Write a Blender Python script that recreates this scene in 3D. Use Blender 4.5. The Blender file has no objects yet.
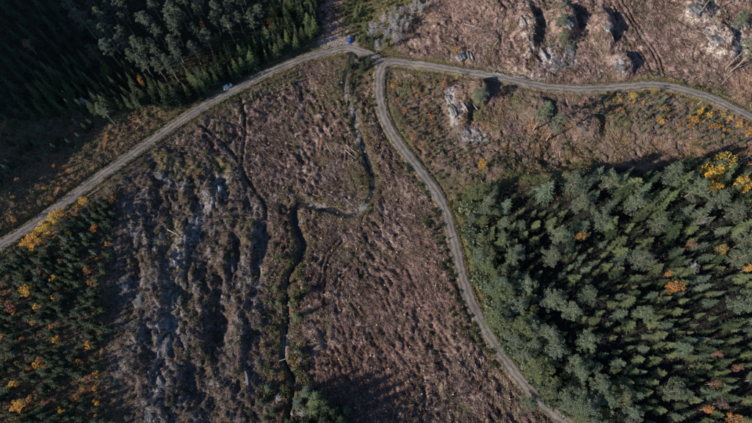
import bpy, math, random
import numpy as np
from mathutils import Vector

# ------------------------------------------------------------------ camera, sky, sun, exposure
R = math.radians
scene = bpy.context.scene
ROOT = scene.collection
rng = np.random.default_rng(11)
random.seed(11)

H, TILT, F0, U0, V0 = 215.0, R(20.2), 517.0, 376.0, 211.5     # flying height, tilt, focal length in picture units
cam_d = bpy.data.cameras.new('camera')
cam_d.sensor_fit = 'HORIZONTAL'
cam_d.angle = 2 * math.atan(376.0 / F0)
cam_d.clip_start = 1.0
cam_d.clip_end = 6000.0
cam = bpy.data.objects.new('camera', cam_d)
cam.location = (0, 0, H)
cam.rotation_euler = (TILT, 0, 0)
ROOT.objects.link(cam)
scene.camera = cam

SUN_EL, SUN_AZ = R(23.5), R(24.0)         # light travels to the right and a little up in plan
world = bpy.data.worlds.new('World')
scene.world = world
world.use_nodes = True
wn = world.node_tree
wn.nodes.clear()
sky = wn.nodes.new('ShaderNodeTexSky')
sky.sky_type = 'NISHITA'
sky.sun_disc = False
sky.sun_elevation = SUN_EL
sky.sun_rotation = R(246.0)
sky.ozone_density = 5.0
sky.dust_density = 0.4
sky.altitude = 400
bgn = wn.nodes.new('ShaderNodeBackground')
bgn.inputs['Strength'].default_value = 0.094
won = wn.nodes.new('ShaderNodeOutputWorld')
wn.links.new(sky.outputs[0], bgn.inputs['Color'])
wn.links.new(bgn.outputs[0], won.inputs['Surface'])

sun_d = bpy.data.lights.new('sun', 'SUN')
sun_d.energy = 4.9
sun_d.angle = R(0.55)
sun_d.color = (1.0, 0.94, 0.86)
sun = bpy.data.objects.new('sun', sun_d)
Ld = Vector((math.cos(SUN_AZ) * math.cos(SUN_EL), math.sin(SUN_AZ) * math.cos(SUN_EL), -math.sin(SUN_EL)))
sun.rotation_euler = Ld.to_track_quat('-Z', 'Y').to_euler()
sun.location = (-300, -150, 300)
ROOT.objects.link(sun)

scene.view_settings.view_transform = 'Standard'
scene.view_settings.look = 'None'
scene.view_settings.gamma = 1.0
scene.view_settings.use_curve_mapping = False
scene.view_settings.exposure = 0.43
scene.render.engine = 'CYCLES'
scene.cycles.max_bounces = 4
scene.cycles.diffuse_bounces = 2
scene.cycles.transparent_max_bounces = 4

# ------------------------------------------------------------------ helpers
def lin(r, g, b):
    f = lambda c: (c / 255 / 12.92) if c <= 10.3 else ((c / 255 + 0.055) / 1.055) ** 2.4
    return np.array([f(r), f(g), f(b)])

def hsh(ix, iy, seed):
    ix = ix.astype(np.int64); iy = iy.astype(np.int64)
    h = (ix * 374761393 + iy * 668265263 + seed * 974634777) & 0xffffffff
    h = ((h ^ (h >> 13)) * 1274126177) & 0xffffffff
    h = (h ^ (h >> 16)) & 0xffffffff
    return h / 4294967295.0

def vn(x, y, seed=0):
    x = np.asarray(x, float); y = np.asarray(y, float)
    ix = np.floor(x); iy = np.floor(y)
    fx = x - ix; fy = y - iy
    fx = fx * fx * (3 - 2 * fx); fy = fy * fy * (3 - 2 * fy)
    a = hsh(ix, iy, seed); b = hsh(ix + 1, iy, seed)
    c = hsh(ix, iy + 1, seed); d = hsh(ix + 1, iy + 1, seed)
    return (a + (b - a) * fx) * (1 - fy) + (c + (d - c) * fx) * fy

def fbm(x, y, oc=4, seed=0):
    s = 0; a = 0.5; t = 0
    ca, sa = 0.8, 0.6
    for k in range(oc):
        s = s + a * vn(x, y, seed + k * 17); t += a
        x, y = (ca * x - sa * y) * 2.03 + 5.1, (sa * x + ca * y) * 2.03 - 3.7
        a *= 0.5
    return s / t

def sstep(a, b, x):
    t = np.clip((x - a) / (b - a), 0, 1)
    return t * t * (3 - 2 * t)

def softplus(x, k=12.0):
    return k * np.logaddexp(0, np.asarray(x, float) / k)

ct, st = math.cos(TILT), math.sin(TILT)
def ray(u, v):
    xc = (np.asarray(u, float) - U0) / F0; yc = -(np.asarray(v, float) - V0) / F0
    return xc, yc * ct + st, yc * st - ct

def flat(u, v, z=0.0):
    dx, dy, dz = ray(u, v)
    t = (H - z) / (-dz)
    return dx * t, dy * t

def project(x, y, z):
    zr = z - H
    yc = y * ct + zr * st
    zc = -y * st + zr * ct
    return U0 + F0 * x / (-zc), V0 - F0 * yc / (-zc)

def inpoly(u, v, P):
    u = np.asarray(u, float); v = np.asarray(v, float)
    r = np.zeros(u.shape, bool)
    n = len(P)
    for i in range(n):
        x1, y1 = P[i]; x2, y2 = P[(i + 1) % n]
        if y1 == y2: continue
        c = ((y1 > v) != (y2 > v)) & (u < (x2 - x1) * (v - y1) / (y2 - y1) + x1)
        r ^= c
    return r

def catmull(P, step=2.0):
    P = [np.array(p, float) for p in P]
    P = [2 * P[0] - P[1]] + P + [2 * P[-1] - P[-2]]
    out = []
    for i in range(1, len(P) - 2):
        a, b, c, d = P[i - 1], P[i], P[i + 1], P[i + 2]
        n = max(2, int(np.linalg.norm(c - b) / step))
        for k in range(n):
            t = k / n
            out.append(0.5 * (2 * b + (c - a) * t + (2 * a - 5 * b + 4 * c - d) * t * t + (3 * b - a - 3 * c + d) * t ** 3))
    out.append(P[-2])
    return np.array(out)

def mesh_data(name, V, Fs, mat=None, smooth=False, col=None, uv=None):
    """Fs: list of (n,k) index arrays"""
    me = bpy.data.meshes.new(name)
    V = np.asarray(V, np.float32)
    if not isinstance(Fs, list): Fs = [Fs]
    Fs = [np.asarray(f, np.int32) for f in Fs if len(f)]
    me.vertices.add(len(V)); me.vertices.foreach_set('co', V.ravel())
    li = np.concatenate([f.ravel() for f in Fs])
    tot = np.concatenate([np.full(len(f), f.shape[1], np.int32) for f in Fs])
    sta = np.concatenate([[0], np.cumsum(tot)[:-1]]).astype(np.int32)
    me.loops.add(len(li)); me.loops.foreach_set('vertex_index', li)
    me.polygons.add(len(tot)); me.polygons.foreach_set('loop_start', sta)
    me.polygons.foreach_set('loop_total', tot)
    me.polygons.foreach_set('use_smooth', np.full(len(tot), bool(smooth)))
    if col is not None:
        a = me.attributes.new('Col', 'FLOAT_COLOR', 'POINT')
        c = np.ones((len(V), 4), np.float32); c[:, :3] = col
        a.data.foreach_set('color', c.ravel())
    if uv is not None:
        l = me.uv_layers.new(name='UVMap')
        l.data.foreach_set('uv', np.asarray(uv, np.float32)[li].ravel())
    me.update(calc_edges=True)
    if mat: me.materials.append(mat)
    return me

def put(name, me, parent=None, loc=None, kind=None):
    o = bpy.data.objects.new(name, me)
    ROOT.objects.link(o)
    if parent: o.parent = parent
    if loc is not None: o.location = loc
    if kind: o['kind'] = kind
    return o

def tag(o, label, cat, group=None):
    o['label'] = label; o['category'] = cat
    if group: o['group'] = group
    return o

# ------------------------------------------------------------------ materials
def new_mat(name):
    m = bpy.data.materials.new(name); m.use_nodes = True
    nt = m.node_tree; nt.nodes.clear()
    out = nt.nodes.new('ShaderNodeOutputMaterial')
    b = nt.nodes.new('ShaderNodeBsdfPrincipled')
    nt.links.new(b.outputs[0], out.inputs['Surface'])
    b.inputs['Roughness'].default_value = 0.85
    b.inputs['Specular IOR Level'].default_value = 0.2
    return m, nt, b, out

def N(nt, t, **k):
    n = nt.nodes.new(t)
    for a, v in k.items(): setattr(n, a, v)
    return n

def noise(nt, scale, detail=3, rough=0.6, coord='Object'):
    tc = N(nt, 'ShaderNodeTexCoord')
    n = N(nt, 'ShaderNodeTexNoise')
    n.inputs['Scale'].default_value = scale; n.inputs['Detail'].default_value = detail
    n.inputs['Roughness'].default_value = rough
    nt.links.new(tc.outputs[coord], n.inputs['Vector'])
    return n

def mrange(nt, src, a, b, c, d):
    m = N(nt, 'ShaderNodeMapRange')
    for i, v in enumerate((a, b, c, d)): m.inputs[i + 1].default_value = v
    nt.links.new(src, m.inputs[0])
    return m.outputs[0]

def vmul(nt, colsock, valsock):
    m = N(nt, 'ShaderNodeVectorMath', operation='SCALE')
    nt.links.new(colsock, m.inputs[0]); nt.links.new(valsock, m.inputs['Scale'])
    return m.outputs[0]

def mul(nt, a, b):
    m = N(nt, 'ShaderNodeMath', operation='MULTIPLY')
    nt.links.new(a, m.inputs[0]); nt.links.new(b, m.inputs[1])
    return m.outputs[0]

def foliage_mat(name, attr=False, lo=0.6, hi=1.4, trans=0.18):
    m, nt, b, out = new_mat(name)
    if attr:
        s = N(nt, 'ShaderNodeAttribute', attribute_name='Col').outputs['Color']
    else:
        s = N(nt, 'ShaderNodeObjectInfo').outputs['Color']
    g = N(nt, 'ShaderNodeNewGeometry')
    f = mrange(nt, g.outputs['Random Per Island'], 0, 1, lo, hi)
    n = noise(nt, 0.9, 2, coord='Object')
    f2 = mrange(nt, n.outputs[0], 0.3, 0.7, 0.75, 1.25)
    c = vmul(nt, s, mul(nt, f, f2))
    nt.links.new(c, b.inputs['Base Color'])
    b.inputs['Roughness'].default_value = 0.7
    tr = N(nt, 'ShaderNodeBsdfTranslucent'); nt.links.new(c, tr.inputs['Color'])
    mx = N(nt, 'ShaderNodeMixShader'); mx.inputs[0].default_value = trans
    nt.links.new(b.outputs[0], mx.inputs[1]); nt.links.new(tr.outputs[0], mx.inputs[2])
    nt.links.new(mx.outputs[0], out.inputs['Surface'])
    return m

def simple_mat(name, col, rough=0.8, metal=0.0, spec=0.3, var=0.0, scale=4.0, coat=0.0):
    m, nt, b, out = new_mat(name)
    b.inputs['Roughness'].default_value = rough; b.inputs['Metallic'].default_value = metal
    b.inputs['Specular IOR Level'].default_value = spec
    b.inputs['Coat Weight'].default_value = coat
    rgb = N(nt, 'ShaderNodeRGB'); rgb.outputs[0].default_value = (*col, 1)
    n = noise(nt, scale, 4)
    nt.links.new(vmul(nt, rgb.outputs[0], mrange(nt, n.outputs[0], 0.3, 0.7, 1 - var, 1 + var)), b.inputs['Base Color'])
    return m

M_NEEDLE = foliage_mat('needles', lo=0.5, hi=1.5)
M_PNEEDLE = foliage_mat('pine_needles', lo=0.72, hi=1.28, trans=0.22)
M_NEEDLE_A = foliage_mat('needles_far', attr=True, lo=0.45, hi=1.5)
M_LEAF = foliage_mat('leaves', lo=0.4, hi=1.5, trans=0.3)
M_STUFF = foliage_mat('plant_litter', attr=True, lo=0.6, hi=1.4, trans=0.1)
M_BARK = simple_mat('conifer_bark', (0.13, 0.085, 0.062), var=0.4, scale=6)
M_PBARK = simple_mat('pine_bark', (0.30, 0.22, 0.18), var=0.35, scale=5)
M_BBARK = simple_mat('birch_bark', (0.50, 0.47, 0.43), var=0.35, scale=9)
M_TWIG = simple_mat('grey_twigs', (0.36, 0.335, 0.335), var=0.3, scale=2)
M_DEAD = simple_mat('weathered_wood', (0.52, 0.47, 0.42), var=0.25, scale=5)
M_CUT = simple_mat('cut_wood', (0.55, 0.42, 0.29), var=0.2, scale=12)

def ground_mat():
    m, nt, b, out = new_mat('forest_ground')
    a = N(nt, 'ShaderNodeAttribute', attribute_name='Col').outputs['Color']
    n1 = noise(nt, 1.1, 5, 0.7); n2 = noise(nt, 3.6, 4, 0.75); n3 = noise(nt, 0.33, 4, 0.6)
    f = mul(nt, mrange(nt, n1.outputs[0], 0.3, 0.72, 0.5, 1.55), mrange(nt, n2.outputs[0], 0.35, 0.66, 0.42, 1.62))
    f = mul(nt, f, mrange(nt, n3.outputs[0], 0.3, 0.7, 0.8, 1.2))
    c = vmul(nt, a, f)
    nt.links.new(c, b.inputs['Base Color'])
    b.inputs['Roughness'].default_value = 0.95; b.inputs['Specular IOR Level'].default_value = 0.1
    bp = N(nt, 'ShaderNodeBump'); bp.inputs['Strength'].default_value = 0.8; bp.inputs['Distance'].default_value = 0.35
    nt.links.new(n1.outputs[0], bp.inputs['Height']); nt.links.new(bp.outputs[0], b.inputs['Normal'])
    return m
M_GROUND = ground_mat()

def rock_mat(name, c1, c2, moss):
    m, nt, b, out = new_mat(name)
    n1 = noise(nt, 0.55, 6, 0.65); n2 = noise(nt, 2.6, 4, 0.7)
    tc = N(nt, 'ShaderNodeTexCoord')
    mp = N(nt, 'ShaderNodeMapping'); mp.inputs['Scale'].default_value = (1.6, 0.5, 1.3); mp.inputs['Rotation'].default_value = (0, 0, 0.35)
    nt.links.new(tc.outputs['Object'], mp.inputs[0])
    vo = N(nt, 'ShaderNodeTexVoronoi', feature='DISTANCE_TO_EDGE'); vo.inputs['Scale'].default_value = 0.55
    nt.links.new(mp.outputs[0], vo.inputs['Vector'])
    cr = N(nt, 'ShaderNodeValToRGB')
    cr.color_ramp.elements[0].position = 0.32; cr.color_ramp.elements[0].color = (*c1, 1)
    cr.color_ramp.elements[1].position = 0.66; cr.color_ramp.elements[1].color = (*c2, 1)
    nt.links.new(n1.outputs[0], cr.inputs[0])
    crack = mrange(nt, vo.outputs['Distance'], 0.0, 0.09, 0.35, 1.0)
    c = vmul(nt, cr.outputs[0], mul(nt, crack, mrange(nt, n2.outputs[0], 0.3, 0.7, 0.6, 1.35)))
    mx = N(nt, 'ShaderNodeMix', data_type='RGBA')
    n4 = noise(nt, 0.9, 4, 0.7)
    nt.links.new(mrange(nt, n4.outputs[0], 0.52, 0.62, 0.0, 0.75), mx.inputs[0])
    nt.links.new(c, mx.inputs[6]); mx.inputs[7].default_value = (*moss, 1)
    nt.links.new(mx.outputs[2], b.inputs['Base Color'])
    b.inputs['Roughness'].default_value = 0.9
    bp = N(nt, 'ShaderNodeBump'); bp.inputs['Strength'].default_value = 0.9; bp.inputs['Distance'].default_value = 0.3
    nt.links.new(n2.outputs[0], bp.inputs['Height']); nt.links.new(bp.outputs[0], b.inputs['Normal'])
    return m
M_ROCK = rock_mat('pale_granite', (0.19, 0.172, 0.158), (0.42, 0.385, 0.355), (0.12, 0.095, 0.075))
M_ROCKG = rock_mat('grey_granite', (0.09, 0.085, 0.083), (0.23, 0.22, 0.215), (0.07, 0.058, 0.045))

def road_mat():
    m, nt, b, out = new_mat('gravel_road')
    uvn = N(nt, 'ShaderNodeUVMap'); sep = N(nt, 'ShaderNodeSeparateXYZ')
    nt.links.new(uvn.outputs[0], sep.inputs[0])
    n0 = noise(nt, 0.35, 3); n1 = noise(nt, 2.2, 4, 0.7); n2 = noise(nt, 9, 3, 0.7)
    # wobble the across coordinate, then colour by wheel track, crown and edge
    ad = N(nt, 'ShaderNodeMath', operation='ADD')
    nt.links.new(sep.outputs[0], ad.inputs[0]); nt.links.new(mrange(nt, n0.outputs[0], 0.3, 0.7, -0.11, 0.11), ad.inputs[1])
    cr = N(nt, 'ShaderNodeValToRGB'); e = cr.color_ramp.elements
    cols = [(0.0, (0.100, 0.084, 0.059)), (0.10, (0.141, 0.118, 0.093)), (0.24, (0.274, 0.232, 0.201)), (0.36, (0.237, 0.202, 0.174)),
            (0.5, (0.137, 0.118, 0.089)), (0.62, (0.228, 0.192, 0.167)), (0.75, (0.283, 0.240, 0.207)), (0.90, (0.146, 0.121, 0.095)), (1.0, (0.100, 0.084, 0.059))]
    e[0].position, e[0].color = cols[0][0], (*cols[0][1], 1)
    e[1].position, e[1].color = cols[-1][0], (*cols[-1][1], 1)
    for p, c in cols[1:-1]:
        x = e.new(p); x.color = (*c, 1)
    nt.links.new(ad.outputs[0], cr.inputs[0])
    n5 = noise(nt, 0.16, 5, 0.7)
    f = mul(nt, mrange(nt, n1.outputs[0], 0.3, 0.7, 0.68, 1.3), mrange(nt, n2.outputs[0], 0.3, 0.7, 0.75, 1.25))
    f = mul(nt, f, mrange(nt, n5.outputs[0], 0.36, 0.6, 0.72, 1.12))
    nt.links.new(vmul(nt, cr.outputs[0], f), b.inputs['Base Color'])
    b.inputs['Roughness'].default_value = 0.95; b.inputs['Specular IOR Level'].default_value = 0.1
    bp = N(nt, 'ShaderNodeBump'); bp.inputs['Strength'].default_value = 0.4; bp.inputs['Distance'].default_value = 0.06
    nt.links.new(n2.outputs[0], bp.inputs['Height']); nt.links.new(bp.outputs[0], b.inputs['Normal'])
    return m
M_ROAD = road_mat()

def water_mat():
    m, nt, b, out = new_mat('stream_water')
    b.inputs['Base Color'].default_value = (0.03, 0.028, 0.026, 1)
    b.inputs['Roughness'].default_value = 0.12; b.inputs['IOR'].default_value = 1.33
    b.inputs['Specular IOR Level'].default_value = 0.5
    n = noise(nt, 1.6, 3)
    bp = N(nt, 'ShaderNodeBump'); bp.inputs['Strength'].default_value = 0.25; bp.inputs['Distance'].default_value = 0.08
    nt.links.new(n.outputs[0], bp.inputs['Height']); nt.links.new(bp.outputs[0], b.inputs['Normal'])
    return m
M_WATER = water_mat()

# ------------------------------------------------------------------ terrain
def base_h(x, y):
    x = np.asarray(x, float); y = np.asarray(y, float)
    z = 0.105 * softplus(-(x + 40)) + 0.062 * softplus(x - 15)
    z = z + 0.11 * softplus(y - 125, 10) * sstep(-10, 60, x)
    z = z + 0.07 * softplus(y - 120, 10) * sstep(-60, -110, x)
    hill = softplus(-(x + 158 + 0.12 * (y - 150)), 8)
    z = z + np.minimum(0.62 * hill, 75 + 0.02 * hill) * sstep(38, 88, y) * (1 - 0.6 * sstep(500, 1200, y))
    z = z - 0.5
    return z

def gp0(u, v):
    z = 0.0
    for _ in range(12):
        x, y = flat(u, v, z); z = 0.5 * z + 0.5 * base_h(x, y)
    return x, y

def px_line(P, step=2.0):
    return catmull([gp0(u, v) for u, v in P], step)

fine = 0.5
xs = np.arange(-222, 222.01, fine); ys = np.arange(-24, 222.01, fine)
def ring(a0, d0, lim):
    o = []; a = a0; d = d0
    while a < lim:
        d *= 1.22; a += d; o.append(a)
    return np.array(o)
NXL = ring(222, fine, 1800)
xs = np.concatenate([-NXL[::-1], xs, NXL]); ys = np.concatenate([-ring(24, fine, 1600)[::-1], ys, ring(222, fine, 1900)])
X, Y = np.meshgrid(xs, ys)
Z = base_h(X, Y)
U, V = project(X, Y, Z)
inview = (U > -60) & (U < 812) & (V > -60) & (V < 483)

# region masks with noisy borders, in plan
wu = (fbm(X / 16, Y / 16, 4, 3) - 0.5) * 34; wv = (fbm(X / 16, Y / 16, 4, 9) - 0.5) * 34
UU = U + wu; VV = V + wv
CUT_C = [(246, 96), (300, 66), (345, 62), (352, 95), (375, 72), (384, 120), (425, 180), (445, 220), (458, 270), (470, 310), (500, 362), (548, 412), (590, 450), (280, 450), (262, 300), (268, 220), (235, 150), (150, 150), (200, 116)]
RIDGE = [(130, 165), (190, 125), (235, 155), (262, 205), (268, 260), (280, 330), (275, 440), (130, 440), (112, 380), (122, 320), (110, 260), (125, 215)]
YOUNG = [(-60, 290), (0, 258), (40, 232), (85, 202), (125, 180), (128, 200), (108, 220), (122, 245), (112, 270), (108, 300), (116, 335), (100, 360), (112, 400), (130, 480), (-60, 480)]
RFOR = [(484, 225), (484, 198), (500, 192), (545, 186), (575, 178), (605, 168), (640, 170), (680, 160), (705, 157), (752, 165), (830, 180), (830, 490), (640, 490), (600, 425), (565, 392), (535, 350), (515, 312), (500, 282), (490, 250)]
NWFOR = [(-80, -80), (330, -80), (326, 12), (312, 40), (275, 58), (238, 78), (200, 98), (165, 104), (120, 112), (60, 122), (-80, 190)]
NCUT = [(400, 40), (440, -70), (830, -70), (830, 130), (752, 108), (700, 88), (640, 80), (560, 84), (480, 70), (410, 58)]
NSLOPE = [(318, 46), (320, -70), (372, -70), (348, 30), (340, 44)]
NSCRUB = [(340, 40), (352, 0), (360, -70), (450, -70), (425, 5), (400, 40), (378, 54), (352, 48)]
SMIX = [(392, 72), (430, 72), (480, 80), (560, 92), (640, 92), (700, 98), (830, 150), (830, 185), (700, 158), (640, 168), (540, 165), (466, 182), (430, 170), (398, 120)]
mk = {k: inpoly(UU, VV, P).astype(float) for k, P in dict(cut=CUT_C, ridge=RIDGE, young=YOUNG, rfor=RFOR, nw=NWFOR, ncut=NCUT, nslope=NSLOPE, nscrub=NSCRUB, smix=SMIX).items()}
def blur(m, r):
    for ax in (0, 1):
        p = np.pad(m, [(r + 1, r) if a == ax else (0, 0) for a in (0, 1)], 'edge')
        c = np.cumsum(p, ax)
        n = m.shape[ax]
        m = (np.take(c, range(2 * r + 1, 2 * r + 1 + n), ax) - np.take(c, range(0, n), ax)) / (2 * r + 1)
    return m
for k_ in mk: mk[k_] = blur(mk[k_], 14 if k_ == 'ridge' else 4)

# relief: knolls (picture position, radius across and along, height)
KN = [(233, 262, 6, 18, -4.5), (214, 320, 8, 22, -4.5), (192, 380, 8, 15, -4.0), (258, 250, 5, 20, -3.5), (110, 305, 6, 14, -4.0), (198, 205, 5, 9, -3.5), (160, 205, 7, 7, -3.5), (612, 147, 46, 14, -4.0), (545, 160, 24, 10, -2.5), (600, 192, 42, 17, 5.0), (690, 190, 40, 16, 3.0), (530, 190, 20, 12, 2.0), (479, 93, 8, 9, 6.5), (462, 108, 8, 14, 4.0), (566, 22, 9, 14, 6.0), (603, 30, 8, 13, 5.0), (622, 66, 8, 9, 5.0), (528, 30, 9, 20, 4.0), (592, 128, 9, 10, 3.5),
      (540, 112, 9, 10, 3.0), (720, 45, 16, 16, 4.0), (700, 10, 10, 9, 3.0), (215, 195, 8, 9, 4.0), (150, 190, 7, 9, 3.5), (160, 300, 9, 26, 4.0), (182, 255, 6, 22, 3.5),
      (205, 330, 7, 24, 3.5), (228, 250, 5, 16, 3.2), (250, 245, 5, 14, 3.0), (240, 330, 6, 20, 2.6), (135, 350, 8, 16, 3.0), (170, 395, 8, 14, 3.5), (660, 100, 14, 5, 1.5), (500, 45, 14, 10, 2.0), (95, 300, 6, 22, 2.2)]
def knolls(X, Y):
    z = np.zeros_like(X)
    for u, v, ra, rb, h in KN:
        cx, cy = gp0(u, v)
        dx = X - cx; dy = Y - cy
        w = 0.35 * (fbm(X / 4.5, Y / 4.5, 3, int(u)) - 0.5)
        # steeper on the side away from the sun
        ex = (np.where(dx > 0, 0.62, 1.25) if h > 0 else np.where(dx > 0, 1.3, 0.6)) if ra < 20 else 1.0
        d = np.sqrt((dx / (ra * ex)) ** 2 + (dy / rb) ** 2) + w
        z += (0.4 if u < 260 else 1.0) * h * (1 - sstep(0.25, 1.0, d))
    return z
n_big = fbm(X / 38, Y / 38, 4, 21) - 0.5
n_mid = fbm(X / 8, Y / 8, 3, 31) - 0.5
n_sm = fbm(X / 2.6, Y / 2.6, 3, 41) - 0.5
n_mic = fbm(X / 1.1, Y / 1.1, 2, 51) - 0.5
# ridges running up the picture in the west
rx = X * 0.97 + Y * 0.24
rid = fbm(rx / 8.5 + 0.8 * fbm(X / 14, Y / 14, 2, 63), (Y - 0.2 * X) / 26, 4, 61)
rid = sstep(0.36, 0.62, rid)
# slash swathes
wx_ = X + 7 * (fbm(X / 24, Y / 24, 2, 73) - 0.5) * 2; wy_ = Y + 7 * (fbm(X / 24, Y / 24, 2, 75) - 0.5) * 2
sw = fbm((wx_ * 0.92 + wy_ * 0.4) / 1.3, (wy_ * 0.92 - wx_ * 0.4) / 5.5, 3, 71) - 0.5
sw2 = fbm((wx_ * 0.5 - wy_ * 0.86) / 1.3, (wy_ * 0.5 + wx_ * 0.86) / 5.5, 3, 72) - 0.5
mxs = sstep(0.48, 0.56, fbm(X / 26, Y / 26, 2, 74)); sw = sw * (1 - mxs) + sw2 * mxs
rough = 0.7 + 0.3 * np.clip(mk['cut'] + mk['ridge'] + mk['ncut'] + mk['smix'] + mk['young'] + blur(inpoly(UU, VV, [(-60, 240), (-60, 120), (120, 104), (205, 96), (80, 188), (-60, 280)]).astype(float), 4), 0, 1)
det = 3.2 * n_big + rough * (1.7 * n_mid + 0.85 * n_sm + 1.0 * n_mic) + 1.0 * sw * np.clip(mk['cut'] + 0.6 * mk['ncut'], 0, 1)
det += 1.2 * (rid - 0.5) * sstep(0.1, 0.9, fbm(X / 12, Y / 12, 2, 5) * 0.4 + mk['ridge'] * 0.8) * mk['ridge']
det += (1.7 * (fbm(X / 5.0, Y / 6.5, 3, 85) - 0.5) + 1.2 * (fbm(X / 1.7, Y / 2.6, 3, 87) - 0.5)) * mk['ridge']
det += 2.2 * (fbm(X / 10, Y / 13, 3, 88) - 0.5) * np.clip(mk['ncut'] + mk['smix'], 0, 1)
det -= 0.55 * sstep(0.60, 0.74, fbm(X / 1.9, Y / 2.4, 2, 89)) * np.clip(mk['cut'] + mk['ncut'] + mk['smix'] + mk['ridge'], 0, 1)
calm = 0.45 + 0.75 * sstep(0.36, 0.62, fbm(X / 17, Y / 17, 3, 77))
det = np.where(mk['cut'] + mk['ncut'] > 0.5, 3.2 * n_big + (det - 3.2 * n_big) * calm, det)
Z = Z + np.where(inview | (np.abs(X) < 230), det, 3.2 * n_big) + knolls(X, Y)

def window(px, py, r):
    i0, i1 = np.searchsorted(xs, [px.min() - r, px.max() + r]); j0, j1 = np.searchsorted(ys, [py.min() - r, py.max() + r])
    return slice(j0, j1), slice(i0, i1)

def field(P, r):
    """distance to a polyline, the index of the nearest sample and the signed side"""
    D = np.full(X.shape, 99.0); K = np.zeros(X.shape, int); S = np.zeros(X.shape)
    for k in range(len(P) - 1):
        a, b = P[k], P[k + 1]
        sl = window(np.array([a[0], b[0]]), np.array([a[1], b[1]]), r)
        x = X[sl]; y = Y[sl]
        if x.size == 0: continue
        d = b - a; L2 = d @ d + 1e-9
        t = np.clip(((x - a[0]) * d[0] + (y - a[1]) * d[1]) / L2, 0, 1)
        ex = x - a[0] - t * d[0]; ey = y - a[1] - t * d[1]
        dd = np.hypot(ex, ey)
        m = dd < D[sl]
        D[sl] = np.where(m, dd, D[sl]); K[sl] = np.where(m, k, K[sl])
        S[sl] = np.where(m, np.sign(d[0] * ey - d[1] * ex), S[sl])
    return D, K, S

def zs(x, y):
    x = np.asarray(x, float); y = np.asarray(y, float)
    i = np.clip(np.searchsorted(xs, x) - 1, 0, len(xs) - 2); j = np.clip(np.searchsorted(ys, y) - 1, 0, len(ys) - 2)
    fx = np.clip((x - xs[i]) / (xs[i + 1] - xs[i]), 0, 1); fy = np.clip((y - ys[j]) / (ys[j + 1] - ys[j]), 0, 1)
    return (Z[j, i] * (1 - fx) + Z[j, i + 1] * fx) * (1 - fy) + (Z[j + 1, i] * (1 - fx) + Z[j + 1, i + 1] * fx) * fy

# --- stream
STREAM = [(352, 44), (351, 58), (346, 72), (344, 86), (348, 100), (355, 116), (360, 135), (365, 152), (371, 172), (372, 192), (363, 207), (352, 215), (342, 214), (334, 209), (322, 208), (310, 204), (299, 205), (294, 214), (297, 230), (303, 244), (298, 262), (290, 273), (287, 292), (288, 320), (284, 345), (285, 362), (294, 380), (292, 400), (288, 425), (286, 450)]
sp = px_line(STREAM)
sz = np.minimum.accumulate(zs(sp[:, 0], sp[:, 1]) * 0 + np.linspace(0.2, -2.2, len(sp)))
Ds, Ks, Ss = field(sp, 9)
wid = (0.95 + 1.6 * (fbm(X / 5, Y / 5, 3, 91) - 0.5)) * (1 - 0.8 * sstep(240, 268, V)) * (1 - 0.4 * sstep(115, 95, V))
bed = sz[Ks] - 0.75 + 0.62 * sstep(0.35 * wid, 1.05 * wid + 0.4, Ds)
g = sstep(wid, wid + 2.6 + 2.4 * (fbm(X / 3, Y / 3, 3, 95) - 0.5), Ds)
shal = 1 - 0.7 * sstep(255, 285, V)
Z = np.where(Ds < 9, bed + (Z - bed) * (1 - (1 - g) * np.where(Ds > wid, shal, 1.0)), Z)
Z = np.where((Ds < 9), np.minimum(Z, np.maximum(bed + 2.4 + 0 * Z, Z * g + bed * (1 - g))), Z)

# --- ditches and ruts
DITCH = [[(238, 94), (243, 108), (245, 130), (243, 150), (242, 166), (248, 181), (258, 194), (266, 210), (264, 232)],
         [(201, 126), (213, 135), (226, 146), (236, 158), (242, 166)]]
RUTS = [[(284, 205), (284, 225), (287, 245), (283, 262), (270, 285)], [(310, 312), (325, 335), (338, 355), (348, 378)], [(352, 300), (366, 320), (380, 350), (388, 372)],
        [(602, -10), (614, 12), (630, 40), (645, 62), (655, 82)], [(614, -10), (628, 14), (642, 34), (656, 54), (665, 78)], [(500, 365), (484, 383), (465, 402), (455, 425)],
        [(385, 300), (400, 330), (415, 365), (430, 400)], [(318, 95), (326, 120), (320, 150)], [(405, 270), (420, 300), (438, 330), (455, 352)], [(560, 120), (575, 140), (585, 150)],
        [(318, 300), (300, 318), (300, 345)], [(340, 240), (325, 262), (322, 300)], [(352, 262), (338, 285), (340, 318)], [(330, 110), (345, 150), (340, 185)]]
Dd = np.full(X.shape, 99.0); Dr = np.full(X.shape, 99.0)
for P in DITCH:
    D, _, _ = field(px_line(P), 4); Dd = np.minimum(Dd, D)
for P in RUTS:
    L = px_line(P)
    D, _, _ = field(L, 6); Dr = np.minimum(Dr, np.abs(D - 1.0))
Z = Z - (0.55 + 0.6 * fbm(X / 5, Y / 5, 2, 98)) * (1 - sstep(0.2, 1.3 + 0.8 * (fbm(X / 3, Y / 3, 2, 99) - 0.5), Dd)) - 0.40 * (1 - sstep(0.2, 0.8, Dr)) * (sstep(0.4, 0.6, fbm(X / 6, Y / 6, 2, 97)) + 0.9 * mk['ncut'])

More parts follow.
